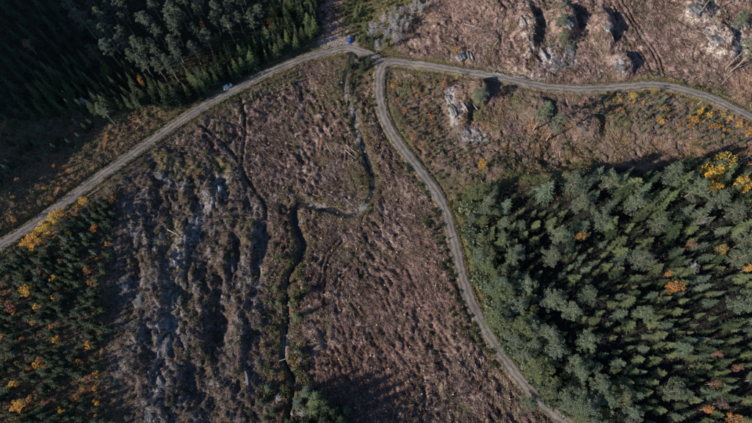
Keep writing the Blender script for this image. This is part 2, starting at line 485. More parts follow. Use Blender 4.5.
# --- roads
LROAD = [(-60, 284), (-25, 262), (0, 246), (40, 221), (80, 192), (120, 163), (150, 142), (188, 116), (212, 102), (240, 87), (270, 72), (300, 60), (328, 52), (348, 48), (366, 53), (384, 62)]
DROAD = [(398, 61), (386, 63), (381, 70), (379, 82), (380, 100), (387, 124), (400, 145), (420, 171), (435, 191), (447, 216), (455, 246), (462, 275), (471, 301), (486, 331), (505, 360), (525, 385), (545, 405), (566, 421), (592, 440), (620, 462)]
RROAD = [(379, 64), (390, 61), (405, 62), (430, 66), (460, 71), (490, 76), (510, 80), (540, 86), (570, 89), (600, 88.5), (630, 86.5), (650, 85), (672, 87), (700, 94), (725, 104), (752, 118), (780, 133), (830, 160)]
roads = []
Droad = np.full(X.shape, 99.0)
ZR = np.zeros(X.shape)
for name, P, hw in (('L', LROAD, 2.0), ('D', DROAD, 2.3), ('R', RROAD, 2.1)):
    L = px_line(P, 1.2)
    hz = zs(L[:, 0], L[:, 1])
    base = base_h(L[:, 0], L[:, 1])
    d = hz - base
    k = np.ones(41) / 41
    d = np.convolve(np.pad(d, 20, 'edge'), k, 'valid')
    rz = base + d * 0.45 + 0.35
    roads.append((name, L, rz, hw))
jz = roads[2][2][4]
for i, (name, L, rz, hw) in enumerate(roads):         # bring the three together at the fork
    jx, jy = gp0(386, 63)
    dj = np.hypot(L[:, 0] - jx, L[:, 1] - jy)
    w = 1 - sstep(4, 22, dj)
    roads[i] = (name, L, rz * (1 - w) + jz * w, hw)
for name, L, rz, hw in roads:
    D, K, S = field(L, 11)
    edge = hw + 0.3
    w = 1 - sstep(edge, edge + 3.5, D)
    ditch = -0.5 * np.exp(-((D - (edge + 1.0)) / 0.6) ** 2)
    tgt = rz[K] - 0.10
    m = D < 10
    Z = np.where(m, Z * (1 - w) + tgt * w + ditch, Z)
    Droad = np.minimum(Droad, D - hw)
# the lay-by at the end of the left road
lx, ly = gp0(340, 43.5)
Dl = np.sqrt(((X - lx) / 10.5) ** 2 + ((Y - ly) / 5.2) ** 2) + 0.3 * (fbm(X / 4, Y / 4, 2, 7) - 0.5)
lz = roads[0][2][np.argmin(np.hypot(roads[0][1][:, 0] - lx, roads[0][1][:, 1] - ly))]
w = 1 - sstep(0.75, 1.25, Dl)
Z = Z * (1 - w * (Droad > 0.1)) + (lz - 0.06 + 0.12 * n_sm) * w * (Droad > 0.1)

# ------------------------------------------------------------------ ground colours (surface colours under the sun; right forest floor has shade painted in)
U, V = project(X, Y, Z)
def mixc(C, c, m):
    m = np.clip(m, 0, 1)[..., None]
    return C * (1 - m) + np.asarray(c) * m
def blob(u, v, ru, rv, seed=1, s=0.4):
    d = np.sqrt(((U - u) / ru) ** 2 + ((V - v) / rv) ** 2) + 0.9 * (fbm(X / 7, Y / 7, 4, seed) - 0.5)
    return 1 - sstep(1 - s, 1 + s, d)
A1 = fbm(X / 5, Y / 5, 4, 101); A2 = fbm(X / 2.2, Y / 2.2, 3, 111); A3 = fbm(X / 14, Y / 14, 3, 121); A4 = fbm(X / 0.9, Y / 0.9, 2, 131)
BR = lin(121, 97, 84); BRP = lin(111, 86, 79); TAN = lin(160, 137, 124); OL = lin(98, 93, 66); GR = lin(72, 82, 48); DK = lin(58, 47, 41); ORA = lin(132, 98, 68); GRY = lin(150, 146, 148); MOS = lin(84, 78, 50)
C = np.ones(X.shape + (3,)) * lin(92, 80, 64)
C = mixc(C, lin(84, 82, 56), sstep(0.45, 0.6, A3) * 0.7)
C = mixc(C, BR, mk['cut']); C = mixc(C, BRP, mk['cut'] * sstep(0.45, 0.62, A3))
C = mixc(C, lin(126, 98, 89), mk['ncut']); C = mixc(C, lin(130, 108, 96), mk['ncut'] * sstep(0.5, 0.62, A3))
C = mixc(C, lin(140, 110, 98), mk['nslope'])
C = mixc(C, lin(104, 96, 66), mk['nscrub'])
C = mixc(C, lin(114, 94, 82), mk['smix'])
C = mixc(C, lin(84, 76, 60), mk['young']); C = mixc(C, lin(112, 84, 66), mk['young'] * sstep(0.52, 0.64, A1) * 0.8)
EDGE = [(458, 200), (470, 178), (500, 170), (545, 165), (600, 160), (600, 190), (500, 215), (505, 260), (530, 320), (560, 370), (620, 425), (640, 490), (600, 470), (545, 400), (500, 350), (474, 300), (462, 250)]
me_ = blur(inpoly(UU, VV, EDGE).astype(float), 4)
C = mixc(C, lin(82, 88, 54), me_ * 0.85); C = mixc(C, lin(116, 100, 74), me_ * sstep(0.52, 0.62, A1) * 0.7)
C = mixc(C, lin(35, 36, 33), mk['rfor']); C = mixc(C, lin(56, 54, 40), mk['nw'])  # right forest floor: litter colour, darkened to deepen the shade under the trees
C = mixc(C, lin(100, 84, 78), mk['ridge']); C = mixc(C, lin(112, 106, 103), mk['ridge'] * sstep(0.5, 0.64, A1) * 0.8); C = mixc(C, lin(78, 68, 52), mk['ridge'] * sstep(0.46, 0.56, A2) * 0.9); C = mixc(C, lin(142, 137, 136), mk['ridge'] * sstep(0.62, 0.72, A4) * sstep(0.45, 0.6, A1) * 0.8)
streak = fbm(rx / 1.5, (Y - 0.2 * X) / 9.0, 3, 171)
C = mixc(C, lin(136, 130, 129), mk['ridge'] * sstep(0.58, 0.68, streak) * sstep(0.42, 0.56, A3) * 0.85); C = mixc(C, lin(62, 54, 48), mk['ridge'] * sstep(0.44, 0.34, streak) * 0.4)
C = mixc(C, lin(112, 98, 60), mk['ridge'] * sstep(0.55, 0.68, A3) * 0.7)
opn = np.clip(mk['cut'] + mk['ncut'] + mk['nslope'], 0, 1)
C = mixc(C, lin(136, 114, 103), mk['cut'] * sstep(0.5, 0.62, fbm(X / 19, Y / 19, 3, 161)) * 0.7); C = mixc(C, lin(98, 74, 68), mk['cut'] * sstep(0.54, 0.64, fbm(X / 13, Y / 13, 3, 163)) * 0.7)
C = mixc(C, TAN, opn * sstep(0.54, 0.68, A2) * 0.8)
C = mixc(C, DK, opn * sstep(0.48, 0.36, A2) * 0.75)
C = mixc(C, MOS, opn * sstep(0.54, 0.66, A1) * 0.6)
C = mixc(C, OL, mk['cut'] * sstep(0.56, 0.68, fbm(X / 10, Y / 10, 4, 141)) * 0.7)
C = mixc(C, ORA, mk['smix'] * sstep(0.5, 0.64, A1) * 0.8); C = mixc(C, GR, mk['smix'] * sstep(0.52, 0.64, fbm(X / 6, Y / 6, 4, 151)) * 0.8)
C = mixc(C, lin(108, 90, 80), mk['smix'] * sstep(0.5, 0.6, fbm(X / 11, Y / 11, 4, 155)) * 0.6)
Dc, _, _ = field(px_line([(222, 180), (206, 205), (190, 235), (177, 262), (172, 300), (164, 345), (157, 390), (149, 430)]), 9)
C = mixc(C, lin(150, 145, 147), (1 - sstep(1.0, 5.5, Dc + 4 * (A2 - 0.5))) * sstep(0.44, 0.6, A4 * 0.5 + A2 * 0.5) * 0.9)
# strip of rough grass between the left forest and road
STRIP = [(-60, 240), (-60, 120), (0, 116), (60, 112), (120, 104), (170, 104), (205, 98), (190, 112), (150, 138), (80, 188), (0, 242), (-60, 280)]
ms = inpoly(UU, VV, STRIP)
C = mixc(C, lin(104, 86, 70), ms); C = mixc(C, ORA, ms * sstep(0.55, 0.66, A1) * 0.7); C = mixc(C, OL, ms * sstep(0.5, 0.62, A3) * 0.7)
# special patches
C = mixc(C, lin(156, 122, 98), blob(744, 88, 14, 16, 3) * 0.8)
C = mixc(C, lin(196, 182, 166), blob(702, 12, 20, 14, 4) * sstep(0.36, 0.56, A2)); C = mixc(C, lin(200, 186, 172), blob(724, 42, 28, 18, 5) * sstep(0.40, 0.58, A2))
C = mixc(C, lin(178, 160, 146), blob(526, 32, 10, 34, 6) * sstep(0.40, 0.56, A2) * 0.8)
C = mixc(C, lin(146, 118, 105), blob(470, 15, 34, 22, 8) * 0.8)
for (u_, v_, ru_, rv_) in ((451, 100, 5, 12), (455, 115, 4, 12), (463, 106, 4, 12), (474, 136, 14, 7), (545, 58, 6, 14), (562, 60, 14, 14), (620, 66, 9, 8), (530, 78, 22, 5)):
    C = mixc(C, lin(172, 166, 164), blob(u_, v_, ru_, rv_, int(u_)) * sstep(0.40, 0.56, A2) * 0.85)
C = mixc(C, lin(170, 150, 130), blob(505, 72, 22, 6, 12) * 0.7)
C = mixc(C, GR, blob(690, 92, 40, 6, 9) * 0.7)
C = mixc(C, GR, blob(275, 300, 10, 26, 10) * 0.7); C = mixc(C, OL, blob(330, 90, 14, 22, 11) * 0.7); C = mixc(C, lin(120, 84, 70), blob(360, 385, 50, 40, 14) * 0.6)
C = mixc(C, lin(128, 96, 86), blob(420, 300, 40, 70, 15) * 0.5)
C = mixc(C, lin(150, 122, 112), blob(340, 35, 16, 10, 16) * 0.7)
# water margins, ditches and ruts
C = mixc(C, lin(92, 86, 62), (1 - sstep(3, 6.5, Ds)) * 0.7)
C = mixc(C, lin(118, 98, 58), (1 - sstep(2, 5.0, Ds)) * sstep(0.45, 0.6, A1))
C = mixc(C, lin(76, 68, 60), (1 - sstep(1.0, 2.6, Ds)) * 0.8)
bar = np.maximum(np.maximum(blob(357, 207, 12, 6, 17), np.maximum(blob(348, 92, 3, 10, 23), np.maximum(blob(318, 206, 9, 3.5, 24), blob(287, 345, 4, 12, 25)))), np.maximum(blob(358, 136, 3.5, 22, 18), blob(352, 112, 3.5, 10, 19)))
C = mixc(C, lin(146, 137, 130), bar * sstep(0.36, 0.6, A4) * 0.85)
C = mixc(C, lin(58, 48, 42), (1 - sstep(0.3, 1.1, Dd)) * 0.6)
C = mixc(C, lin(86, 64, 56), (1 - sstep(0.3, 1.0, Dr)) * 0.7 * sstep(0.38, 0.6, fbm(X / 6, Y / 6, 2, 97)))
# road shoulders
C = mixc(C, lin(100, 96, 56), (1 - sstep(0.8, 3.2, Droad)) * sstep(0.4, 0.56, A1) * 0.8)
C = mixc(C, lin(130, 104, 70), (1 - sstep(0.2, 2.2, Droad)) * sstep(0.45, 0.6, A2) * 0.7)
C = mixc(C, lin(150, 138, 128), (1 - sstep(-0.1, 0.8, Droad)) * 0.85)
C = mixc(C, lin(160, 142, 132), (1 - sstep(0.7, 1.2, Dl)))
# gravel bar is a little raised out of the water
Z = Z + bar * np.clip(sz[Ks] + 0.18 - Z, 0, 1.2) * (Ds < 9)

nx, ny = len(xs), len(ys)
idx = np.arange(nx * ny).reshape(ny, nx)
Fq = np.stack([idx[:-1, :-1], idx[:-1, 1:], idx[1:, 1:], idx[1:, :-1]], -1).reshape(-1, 4)
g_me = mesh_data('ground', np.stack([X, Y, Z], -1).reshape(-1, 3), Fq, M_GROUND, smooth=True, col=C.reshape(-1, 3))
put('ground', g_me, kind='structure')

def gp(u, v, hc=0.0):
    """point of the ground under a thing whose middle stands hc above it and is seen at picture point u, v"""
    z = 0.0
    for _ in range(10):
        x, y = flat(u, v, z + hc); z = 0.4 * z + 0.6 * float(zs(x, y))
    x, y = flat(u, v, z + hc)
    return float(x), float(y), float(zs(x, y))

def at_many(u, v, hc=0.0):
    z = np.zeros(len(u))
    for _ in range(8):
        x, y = flat(u, v, z + hc); z = 0.4 * z + 0.6 * zs(x, y)
    return x, y, zs(x, y)

def ribbon(L, zc, hw, nacr=9, crown=0.06, wob=0.5, seed=0):
    T = np.gradient(L, axis=0); T /= np.linalg.norm(T, axis=1)[:, None]
    Nn = np.stack([-T[:, 1], T[:, 0]], 1)
    s = np.concatenate([[0], np.cumsum(np.linalg.norm(np.diff(L, axis=0), axis=1))])
    w = np.linspace(-1, 1, nacr)
    Vv = []; UV = []
    wl = hw + wob * (fbm(s / 3.0, s * 0 + 3, 3, seed) - 0.5) * 2; wr = hw + wob * (fbm(s / 3.0, s * 0 + 9, 3, seed + 5) - 0.5) * 2
    for k, t in enumerate(w):
        hwk = np.where(t < 0, wl, wr)
        p = L + Nn * (t * hwk)[:, None]
        rut = -0.05 * math.exp(-((abs(t) - 0.48) / 0.16) ** 2)
        z = zc + crown * (1 - t * t) + rut - (0.09 if abs(t) > 0.99 else 0)
        Vv.append(np.column_stack([p, z])); UV.append(np.column_stack([np.full(len(s), (t + 1) / 2), s]))
    Vv = np.stack(Vv, 1); UV = np.stack(UV, 1)
    n, m = Vv.shape[:2]
    id_ = np.arange(n * m).reshape(n, m)
    Fq = np.stack([id_[:-1, :-1], id_[1:, :-1], id_[1:, 1:], id_[:-1, 1:]], -1).reshape(-1, 4)[:, ::-1]
    return Vv.reshape(-1, 3), Fq, UV.reshape(-1, 2)

for i, (name, L, rz, hw) in enumerate(roads):
    cutL, cutZ = L, rz
    Vv, Fq, UV = ribbon(cutL, cutZ + (0.012 * i), hw, seed=200 + i * 11)
    o = put('road', mesh_data('road', Vv, Fq, M_ROAD, smooth=True, uv=UV), kind='structure')

Vv, Fq, UV = ribbon(sp, sz - 0.3 - 0.12 * sstep(60, 75, np.linspace(0, 100, len(sp))), 2.4, nacr=5, crown=0.0, wob=0.0)
put('stream_water', mesh_data('stream_water', Vv, Fq, M_WATER, smooth=True), kind='structure')

# ------------------------------------------------------------------ plant shapes
def unit(v):
    n = np.linalg.norm(v); return v / n if n > 1e-9 else v

def prism(p0, p1, r0, r1, n=5, cap=True):
    p0 = np.array(p0, float); p1 = np.array(p1, float)
    d = unit(p1 - p0); a = unit(np.cross(d, [0.3, 0.9, 0.2] if abs(d[2]) > 0.5 else [0, 0, 1])); b = np.cross(d, a)
    an = np.arange(n) * 2 * math.pi / n
    ringv = np.cos(an)[:, None] * a + np.sin(an)[:, None] * b
    Vv = np.concatenate([p0 + ringv * r0, p1 + ringv * r1])
    Fq = [[i, (i + 1) % n, n + (i + 1) % n, n + i] for i in range(n)]
    T = [f for q in Fq for f in ([q[0], q[1], q[2]], [q[0], q[2], q[3]])]
    if cap:
        T += [[n, n + i, n + i + 1] for i in range(1, n - 1)]
        T += [[0, i + 1, i] for i in range(1, n - 1)]
    return Vv, np.array(T)

def join(parts):
    Vs, Fs = [], []; o = 0
    for v, f in parts:
        Vs.append(np.asarray(v, float)); Fs.append(np.asarray(f) + o); o += len(v)
    return np.concatenate(Vs), np.concatenate(Fs)

def bent_trunk(h, r0, r1, lean, segs=4, n=6, seed=0):
    q = np.random.default_rng(seed); P = [np.array([0, 0, -0.35])]
    for k in range(1, segs + 1):
        t = k / segs
        P.append(np.array([lean[0] * t + q.normal(0, 0.012 * h) * (k < segs), lean[1] * t + q.normal(0, 0.012 * h) * (k < segs), h * t]))
    an = np.arange(n) * 2 * math.pi / n
    Vv = []; 
    for k, p in enumerate(P):
        r = r0 + (r1 - r0) * k / segs
        if k == 0: r *= 1.35
        Vv.append(p + np.column_stack([np.cos(an) * r, np.sin(an) * r, np.zeros(n)]))
    Vv = np.concatenate(Vv); T = []
    for k in range(segs):
        for i in range(n):
            a, b = k * n + i, k * n + (i + 1) % n
            T += [[a, b, b + n], [a, b + n, a + n]]
    T += [[segs * n, segs * n + i, segs * n + i + 1] for i in range(1, n - 1)]
    return Vv, np.array(T), np.array(P)

def spruce_shapes(h, r, whorls, seed, twigs=5, low=0.06):
    q = np.random.default_rng(seed)
    tv, tf, P = bent_trunk(h * 0.985, 0.014 * h, 0.004 * h, (0, 0), 4, 6, seed)
    tv[:, :2] *= 1.0
    Vs = []; Fs = []; n0 = 0
    gap = q.uniform(0, 2 * math.pi)
    for w in range(whorls):
        t = low + (1 - low) * (w + q.uniform(-0.25, 0.25)) / whorls
        t = min(max(t, low), 0.985)
        z = h * t
        env = r * ((1 - t) ** 0.82) * (0.55 + 0.45 * min(1, (t + 0.02) / 0.16)) + 0.02 * r
        nb = int(q.integers(6, 9)) if t < 0.85 else 5
        a0 = q.uniform(0, 7)
        for b in range(nb):
            an = a0 + b * 2 * math.pi / nb + q.normal(0, 0.2)
            L = env * q.uniform(0.68, 1.18)
            if abs((an - gap + math.pi) % (2 * math.pi) - math.pi) < 0.5: L *= 0.8
            d = np.array([math.cos(an), math.sin(an), 0]); s = np.array([-d[1], d[0], 0])
            drop = (0.34 - 0.5 * t) * L
            sp_ = [np.array([0, 0, z]) + d * L * k - np.array([0, 0, drop * k ** 1.3 + (0.10 * L * max(0, k - 0.8))]) for k in np.linspace(0, 1, twigs + 1)]
            wd = min(0.62 * L, 1.25) * q.uniform(0.75, 1.15)
            # spine blade
            hw = 0.07 * wd + 0.03
            Vs += [sp_[0] + [0, 0, 0.03], sp_[-1] + d * 0.12 * L, sp_[twigs // 2] + s * hw * 2.2 - [0, 0, .05], sp_[twigs // 2] - s * hw * 2.2 - [0, 0, .05]]
            Fs += [[n0, n0 + 3, n0 + 1], [n0, n0 + 1, n0 + 2]]; n0 += 4
            for k in range(1, twigs + 1):
                prof = math.sin(math.pi * min(0.98, 0.16 + 0.74 * k / twigs))
                for sg in (-1, 1):
                    tip = sp_[k] + s * sg * wd * 0.5 * prof * q.uniform(0.7, 1.3) + d * wd * q.uniform(0.12, 0.4) - np.array([0, 0, q.uniform(0.05, 0.3) * wd])
                    Vs += [sp_[k - 1], tip, sp_[k] + np.array([0, 0, q.uniform(-0.04, 0.06)])]
                    Fs += [[n0, n0 + 1, n0 + 2]] if sg > 0 else [[n0, n0 + 2, n0 + 1]]
                    n0 += 3
    # leader shoot
    top = np.array([0, 0, h])
    for k in range(3):
        a = k * 2.1
        Vs += [top + [0, 0, 0.05 * h * 0.5], top + [0.035 * r * math.cos(a) * 2, 0.07 * r * math.sin(a), -0.05 * h], top + [0.07 * r * math.cos(a + 1.2), 0.07 * r * math.sin(a + 1.2), -0.05 * h]]
        Fs += [[n0, n0 + 1, n0 + 2]]; n0 += 3
    return (tv, tf), (np.array(Vs), np.array(Fs))

def tufts(q, centre, rad, n, size, flatz=0.6, up=0.0):
    """n small two-blade tufts spread through an ellipsoid"""
    p = q.normal(0, 1, (n, 3)); p /= np.linalg.norm(p, axis=1)[:, None]
    p *= (q.uniform(0.15, 1, n) ** 0.45)[:, None] * rad
    p[:, 2] *= flatz
    p += centre
    a = q.uniform(0, 2 * math.pi, n); el = q.normal(0.15 + up, 0.5, n)
    d = np.column_stack([np.cos(a) * np.cos(el), np.sin(a) * np.cos(el), np.sin(el)])
    sd = np.column_stack([-np.sin(a), np.cos(a), q.normal(0, 0.5, n)])
    sz_ = size * q.uniform(0.6, 1.3, n)[:, None]
    Vv = np.stack([p - d * sz_ * 0.4, p + sd * sz_ * 0.42, p + d * sz_ * 0.75, p - sd * sz_ * 0.42], 1).reshape(-1, 3)
    k = np.arange(n)[:, None] * 4
    Fs = np.concatenate([k + np.array([0, 1, 2]), k + np.array([0, 2, 3])], 0)
    return Vv, Fs

def pine_shapes(h, r, seed, start=0.5, clumps=30, per=30, size=0.42):
    q = np.random.default_rng(seed)
    lean = q.normal(0, 0.02 * h, 2)
    tv, tf, P = bent_trunk(h * 0.96, 0.0125 * h, 0.004 * h, lean, 5, 7, seed)
    wood = [(tv, tf)]; leaf = []
    for k in range(clumps):
        t = start + (1 - start) * (k + 0.5) / clumps
        z = h * t
        s = (t - start) / (1 - start)
        env = r * (0.3 + 0.8 * math.sin(math.pi * min(1, 0.25 + 0.72 * s)))
        an = k * 2.4 + q.normal(0, 0.4); L = env * q.uniform(0.4, 1.3) * (0.45 if s > 0.88 else 1)
        c0 = np.array([lean[0] * t, lean[1] * t, z])
        c = c0 + np.array([math.cos(an) * L, math.sin(an) * L, q.uniform(0.05, 0.35) * L])
        wood.append(prism(c0 - [0, 0, 0.1 * L], c, 0.0055 * h * (1.1 - 0.6 * s), 0.02, 4, False))
        leaf.append(tufts(q, c, 0.34 * r * q.uniform(0.5, 1.35), int(per * q.uniform(0.5, 1.3)), size, 0.6, 0.35)); leaf.append(tufts(q, c0 + (c - c0) * 0.55, 0.24 * r, per // 3, size, 0.6, 0.3))
    return join(wood), join(leaf)

def birch_shapes(h, r, seed, clumps=20, per=34, size=0.34, bare=False):
    q = np.random.default_rng(seed)
    lean = q.normal(0, 0.03 * h, 2)
    tv, tf, P = bent_trunk(h * 0.93, 0.011 * h, 0.003 * h, lean, 5, 6, seed)
    wood = [(tv, tf)]; leaf = []; tw = []
    for k in range(clumps):
        t = 0.28 + 0.68 * (k + 0.5) / clumps; s = (t - 0.28) / 0.68
        env = r * (0.45 + 0.6 * math.sin(math.pi * min(1, 0.2 + 0.75 * s)))
        an = k * 2.4 + q.normal(0, 0.5); L = env * q.uniform(0.45, 1.05)
        c0 = np.array([lean[0] * t, lean[1] * t, h * t])
        c = c0 + np.array([math.cos(an) * L, math.sin(an) * L, q.uniform(0.5, 1.1) * L])
        wood.append(prism(c0, c, 0.005 * h * (1.1 - 0.7 * s), 0.015, 4, False))
        if bare:
            for j in range(7):
                f = q.uniform(0.25, 1.0); b0 = c0 + (c - c0) * f
                e = b0 + np.array([q.normal(0, 1) * 0.3 * r, q.normal(0, 1) * 0.3 * r, q.uniform(0.1, 0.5) * r])
                tw.append(prism(b0, e, 0.05, 0.025, 3, False))
                for jj in range(3):
                    e2 = b0 + (e - b0) * q.uniform(0.4, 1); tw.append(prism(e2, e2 + np.array([q.normal(0, 1) * 0.16 * r, q.normal(0, 1) * 0.16 * r, q.uniform(0.02, 0.28) * r]), 0.04, 0.02, 3, False))
        else:
            leaf.append(tufts(q, c, 0.36 * r * q.uniform(0.7, 1.3), per, size, 0.9, 0.0))
    return join(wood), join(tw if bare else leaf)

def shrub_shapes(h, r, seed, per=26, size=0.3):
    q = np.random.default_rng(seed); wood = []; leaf = []
    for k in range(9):
        an = q.uniform(0, 6.28); L = r * q.uniform(0.2, 0.8)
        c = np.array([math.cos(an) * L, math.sin(an) * L, h * q.uniform(0.45, 0.85)])
        wood.append(prism([0.06 * math.cos(an), 0.06 * math.sin(an), -0.2], c, 0.035, 0.012, 4, False))
        leaf.append(tufts(q, c, 0.42 * r, per, size, 0.8, 0.2))
    return join(wood), join(leaf)

def as_pair(sh, m1, m2, n):
    (a, b), (c, d) = sh
    return mesh_data(n + '_trunk', a, b, m1, smooth=True), mesh_data(n + '_crown', c, d, m2)

SPR = [as_pair(spruce_shapes(12, q[0], q[1], 300 + i, 5, q[2]), M_BARK, M_NEEDLE, 'spruce') for i, q in enumerate([(2.3, 17, .06), (2.7, 18, .1), (2.1, 14, .16), (2.9, 16, .05), (2.5, 20, .12), (2.2, 15, .06), (3.1, 18, .2), (2.0, 19, .08), (2.6, 13, .1), (2.4, 17, .25)])]
SPR_RAW = [spruce_shapes(12, 2.4, 12, 350 + i, twigs=3)[1] for i in range(4)]
YSP = [as_pair(spruce_shapes(4, 1.15, 11, 400 + i, twigs=4, low=0.03), M_BARK, M_NEEDLE, 'young_spruce') for i in range(6)]
YSP_RAW = [spruce_shapes(4, 1.1, 7, 450 + i, twigs=2, low=0.03)[1] for i in range(4)]
PIN = [as_pair(pine_shapes(20, 2.3, 500 + i, 0.42 + 0.03 * i, 38, 90, 0.27), M_PBARK, M_PNEEDLE, 'pine') for i in range(6)]
PINW = [as_pair(pine_shapes(13, 2.9, 520 + i, 0.22, 44, 100, 0.26), M_PBARK, M_PNEEDLE, 'roadside_pine') for i in range(5)]
BIR = [as_pair(birch_shapes(9, 2.1, 600 + i), M_BBARK, M_LEAF, 'birch') for i in range(5)]
YBI = [as_pair(birch_shapes(3.2, 0.95, 620 + i, 12, 22, 0.26), M_BBARK, M_LEAF, 'young_birch') for i in range(5)]
BAR = [as_pair(birch_shapes(9, 1.8, 640 + i, 15, 0, 0, True), M_TWIG, M_TWIG, 'bare_birch') for i in range(4)]
SHR = [as_pair(shrub_shapes(1.5, 1.3, 660 + i), M_TWIG, M_LEAF, 'shrub') for i in range(4)]

def plant(name, pair, x, y, z, scale, rot, col, label, cat, group=None, tilt=(0, 0), crown='crown', trunk='trunk', sxy=1.0):
    e = bpy.data.objects.new(name, None)
    e.empty_display_size = 0.5
    ROOT.objects.link(e)
    e.location = (x, y, z - 0.05); e.rotation_euler = (tilt[0], tilt[1], rot); e.scale = (scale * sxy, scale * sxy, scale)
    t = put(trunk, pair[0], e); c = put(crown, pair[1], e)
    c.color = (*col, 1.0)
    return tag(e, label, cat, group)

def near_road(x, y, m=1.2):
    i = np.clip(np.searchsorted(xs, x), 0, len(xs) - 1); j = np.clip(np.searchsorted(ys, y), 0, len(ys) - 1)
    return Droad[j, i] < m or Ds[j, i] < 1.8

def scatter(poly, n, hc, spacing, q, taken=None, tries=40, dens=None, margin=1.5):
    taken = taken if taken is not None else []
    us = [p[0] for p in poly]; vs = [p[1] for p in poly]
    out = []; cell = {}
    for (x, y, s) in taken: cell.setdefault((int(x // 6), int(y // 6)), []).append((x, y, s))
    m = min(n * tries, 9000)
    u = q.uniform(min(us), max(us), m * 2); v = q.uniform(min(vs), max(vs), m * 2)
    k = inpoly(u, v, poly); u, v = u[k][:m], v[k][:m]
    h_ = np.array([hc(a, b, q) for a, b in zip(u, v)]) if callable(hc) else np.full(len(u), float(hc))
    x, y, z = at_many(u, v, 0.5 * h_)
    for i in range(len(u)):
        if len(out) >= n: break
        if dens is not None and q.uniform() > dens(u[i], v[i]): continue
        if near_road(x[i], y[i], margin): continue
        s = spacing(u[i], v[i]) if callable(spacing) else spacing
        ci, cj = int(x[i] // 6), int(y[i] // 6); ok = True
        for a in (-1, 0, 1):
            for b in (-1, 0, 1):
                for (px_, py_, ps) in cell.get((ci + a, cj + b), ()):
                    if (px_ - x[i]) ** 2 + (py_ - y[i]) ** 2 < (0.5 * (s + ps)) ** 2: ok = False
        if not ok: continue
        t = (float(x[i]), float(y[i]), s)
        cell.setdefault((ci, cj), []).append(t); taken.append(t)
        out.append((float(u[i]), float(v[i]), t[0], t[1], float(z[i]), float(h_[i])))
    return out

def var(c, q, a=0.22):
    k = q.uniform(1 - a, 1 + a)
    return tuple(np.clip(np.asarray(c) * k * q.uniform(0.96, 1.04, 3), 0.004, 0.9))

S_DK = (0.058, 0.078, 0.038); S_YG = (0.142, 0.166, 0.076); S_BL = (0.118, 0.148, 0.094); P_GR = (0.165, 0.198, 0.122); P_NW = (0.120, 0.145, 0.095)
YEL = (0.64, 0.39, 0.06); GOLD = (0.58, 0.29, 0.045); ORG = (0.48, 0.20, 0.05); RUS = (0.27, 0.125, 0.07); TANL = (0.36, 0.25, 0.12)

q = np.random.default_rng(77)
taken = []

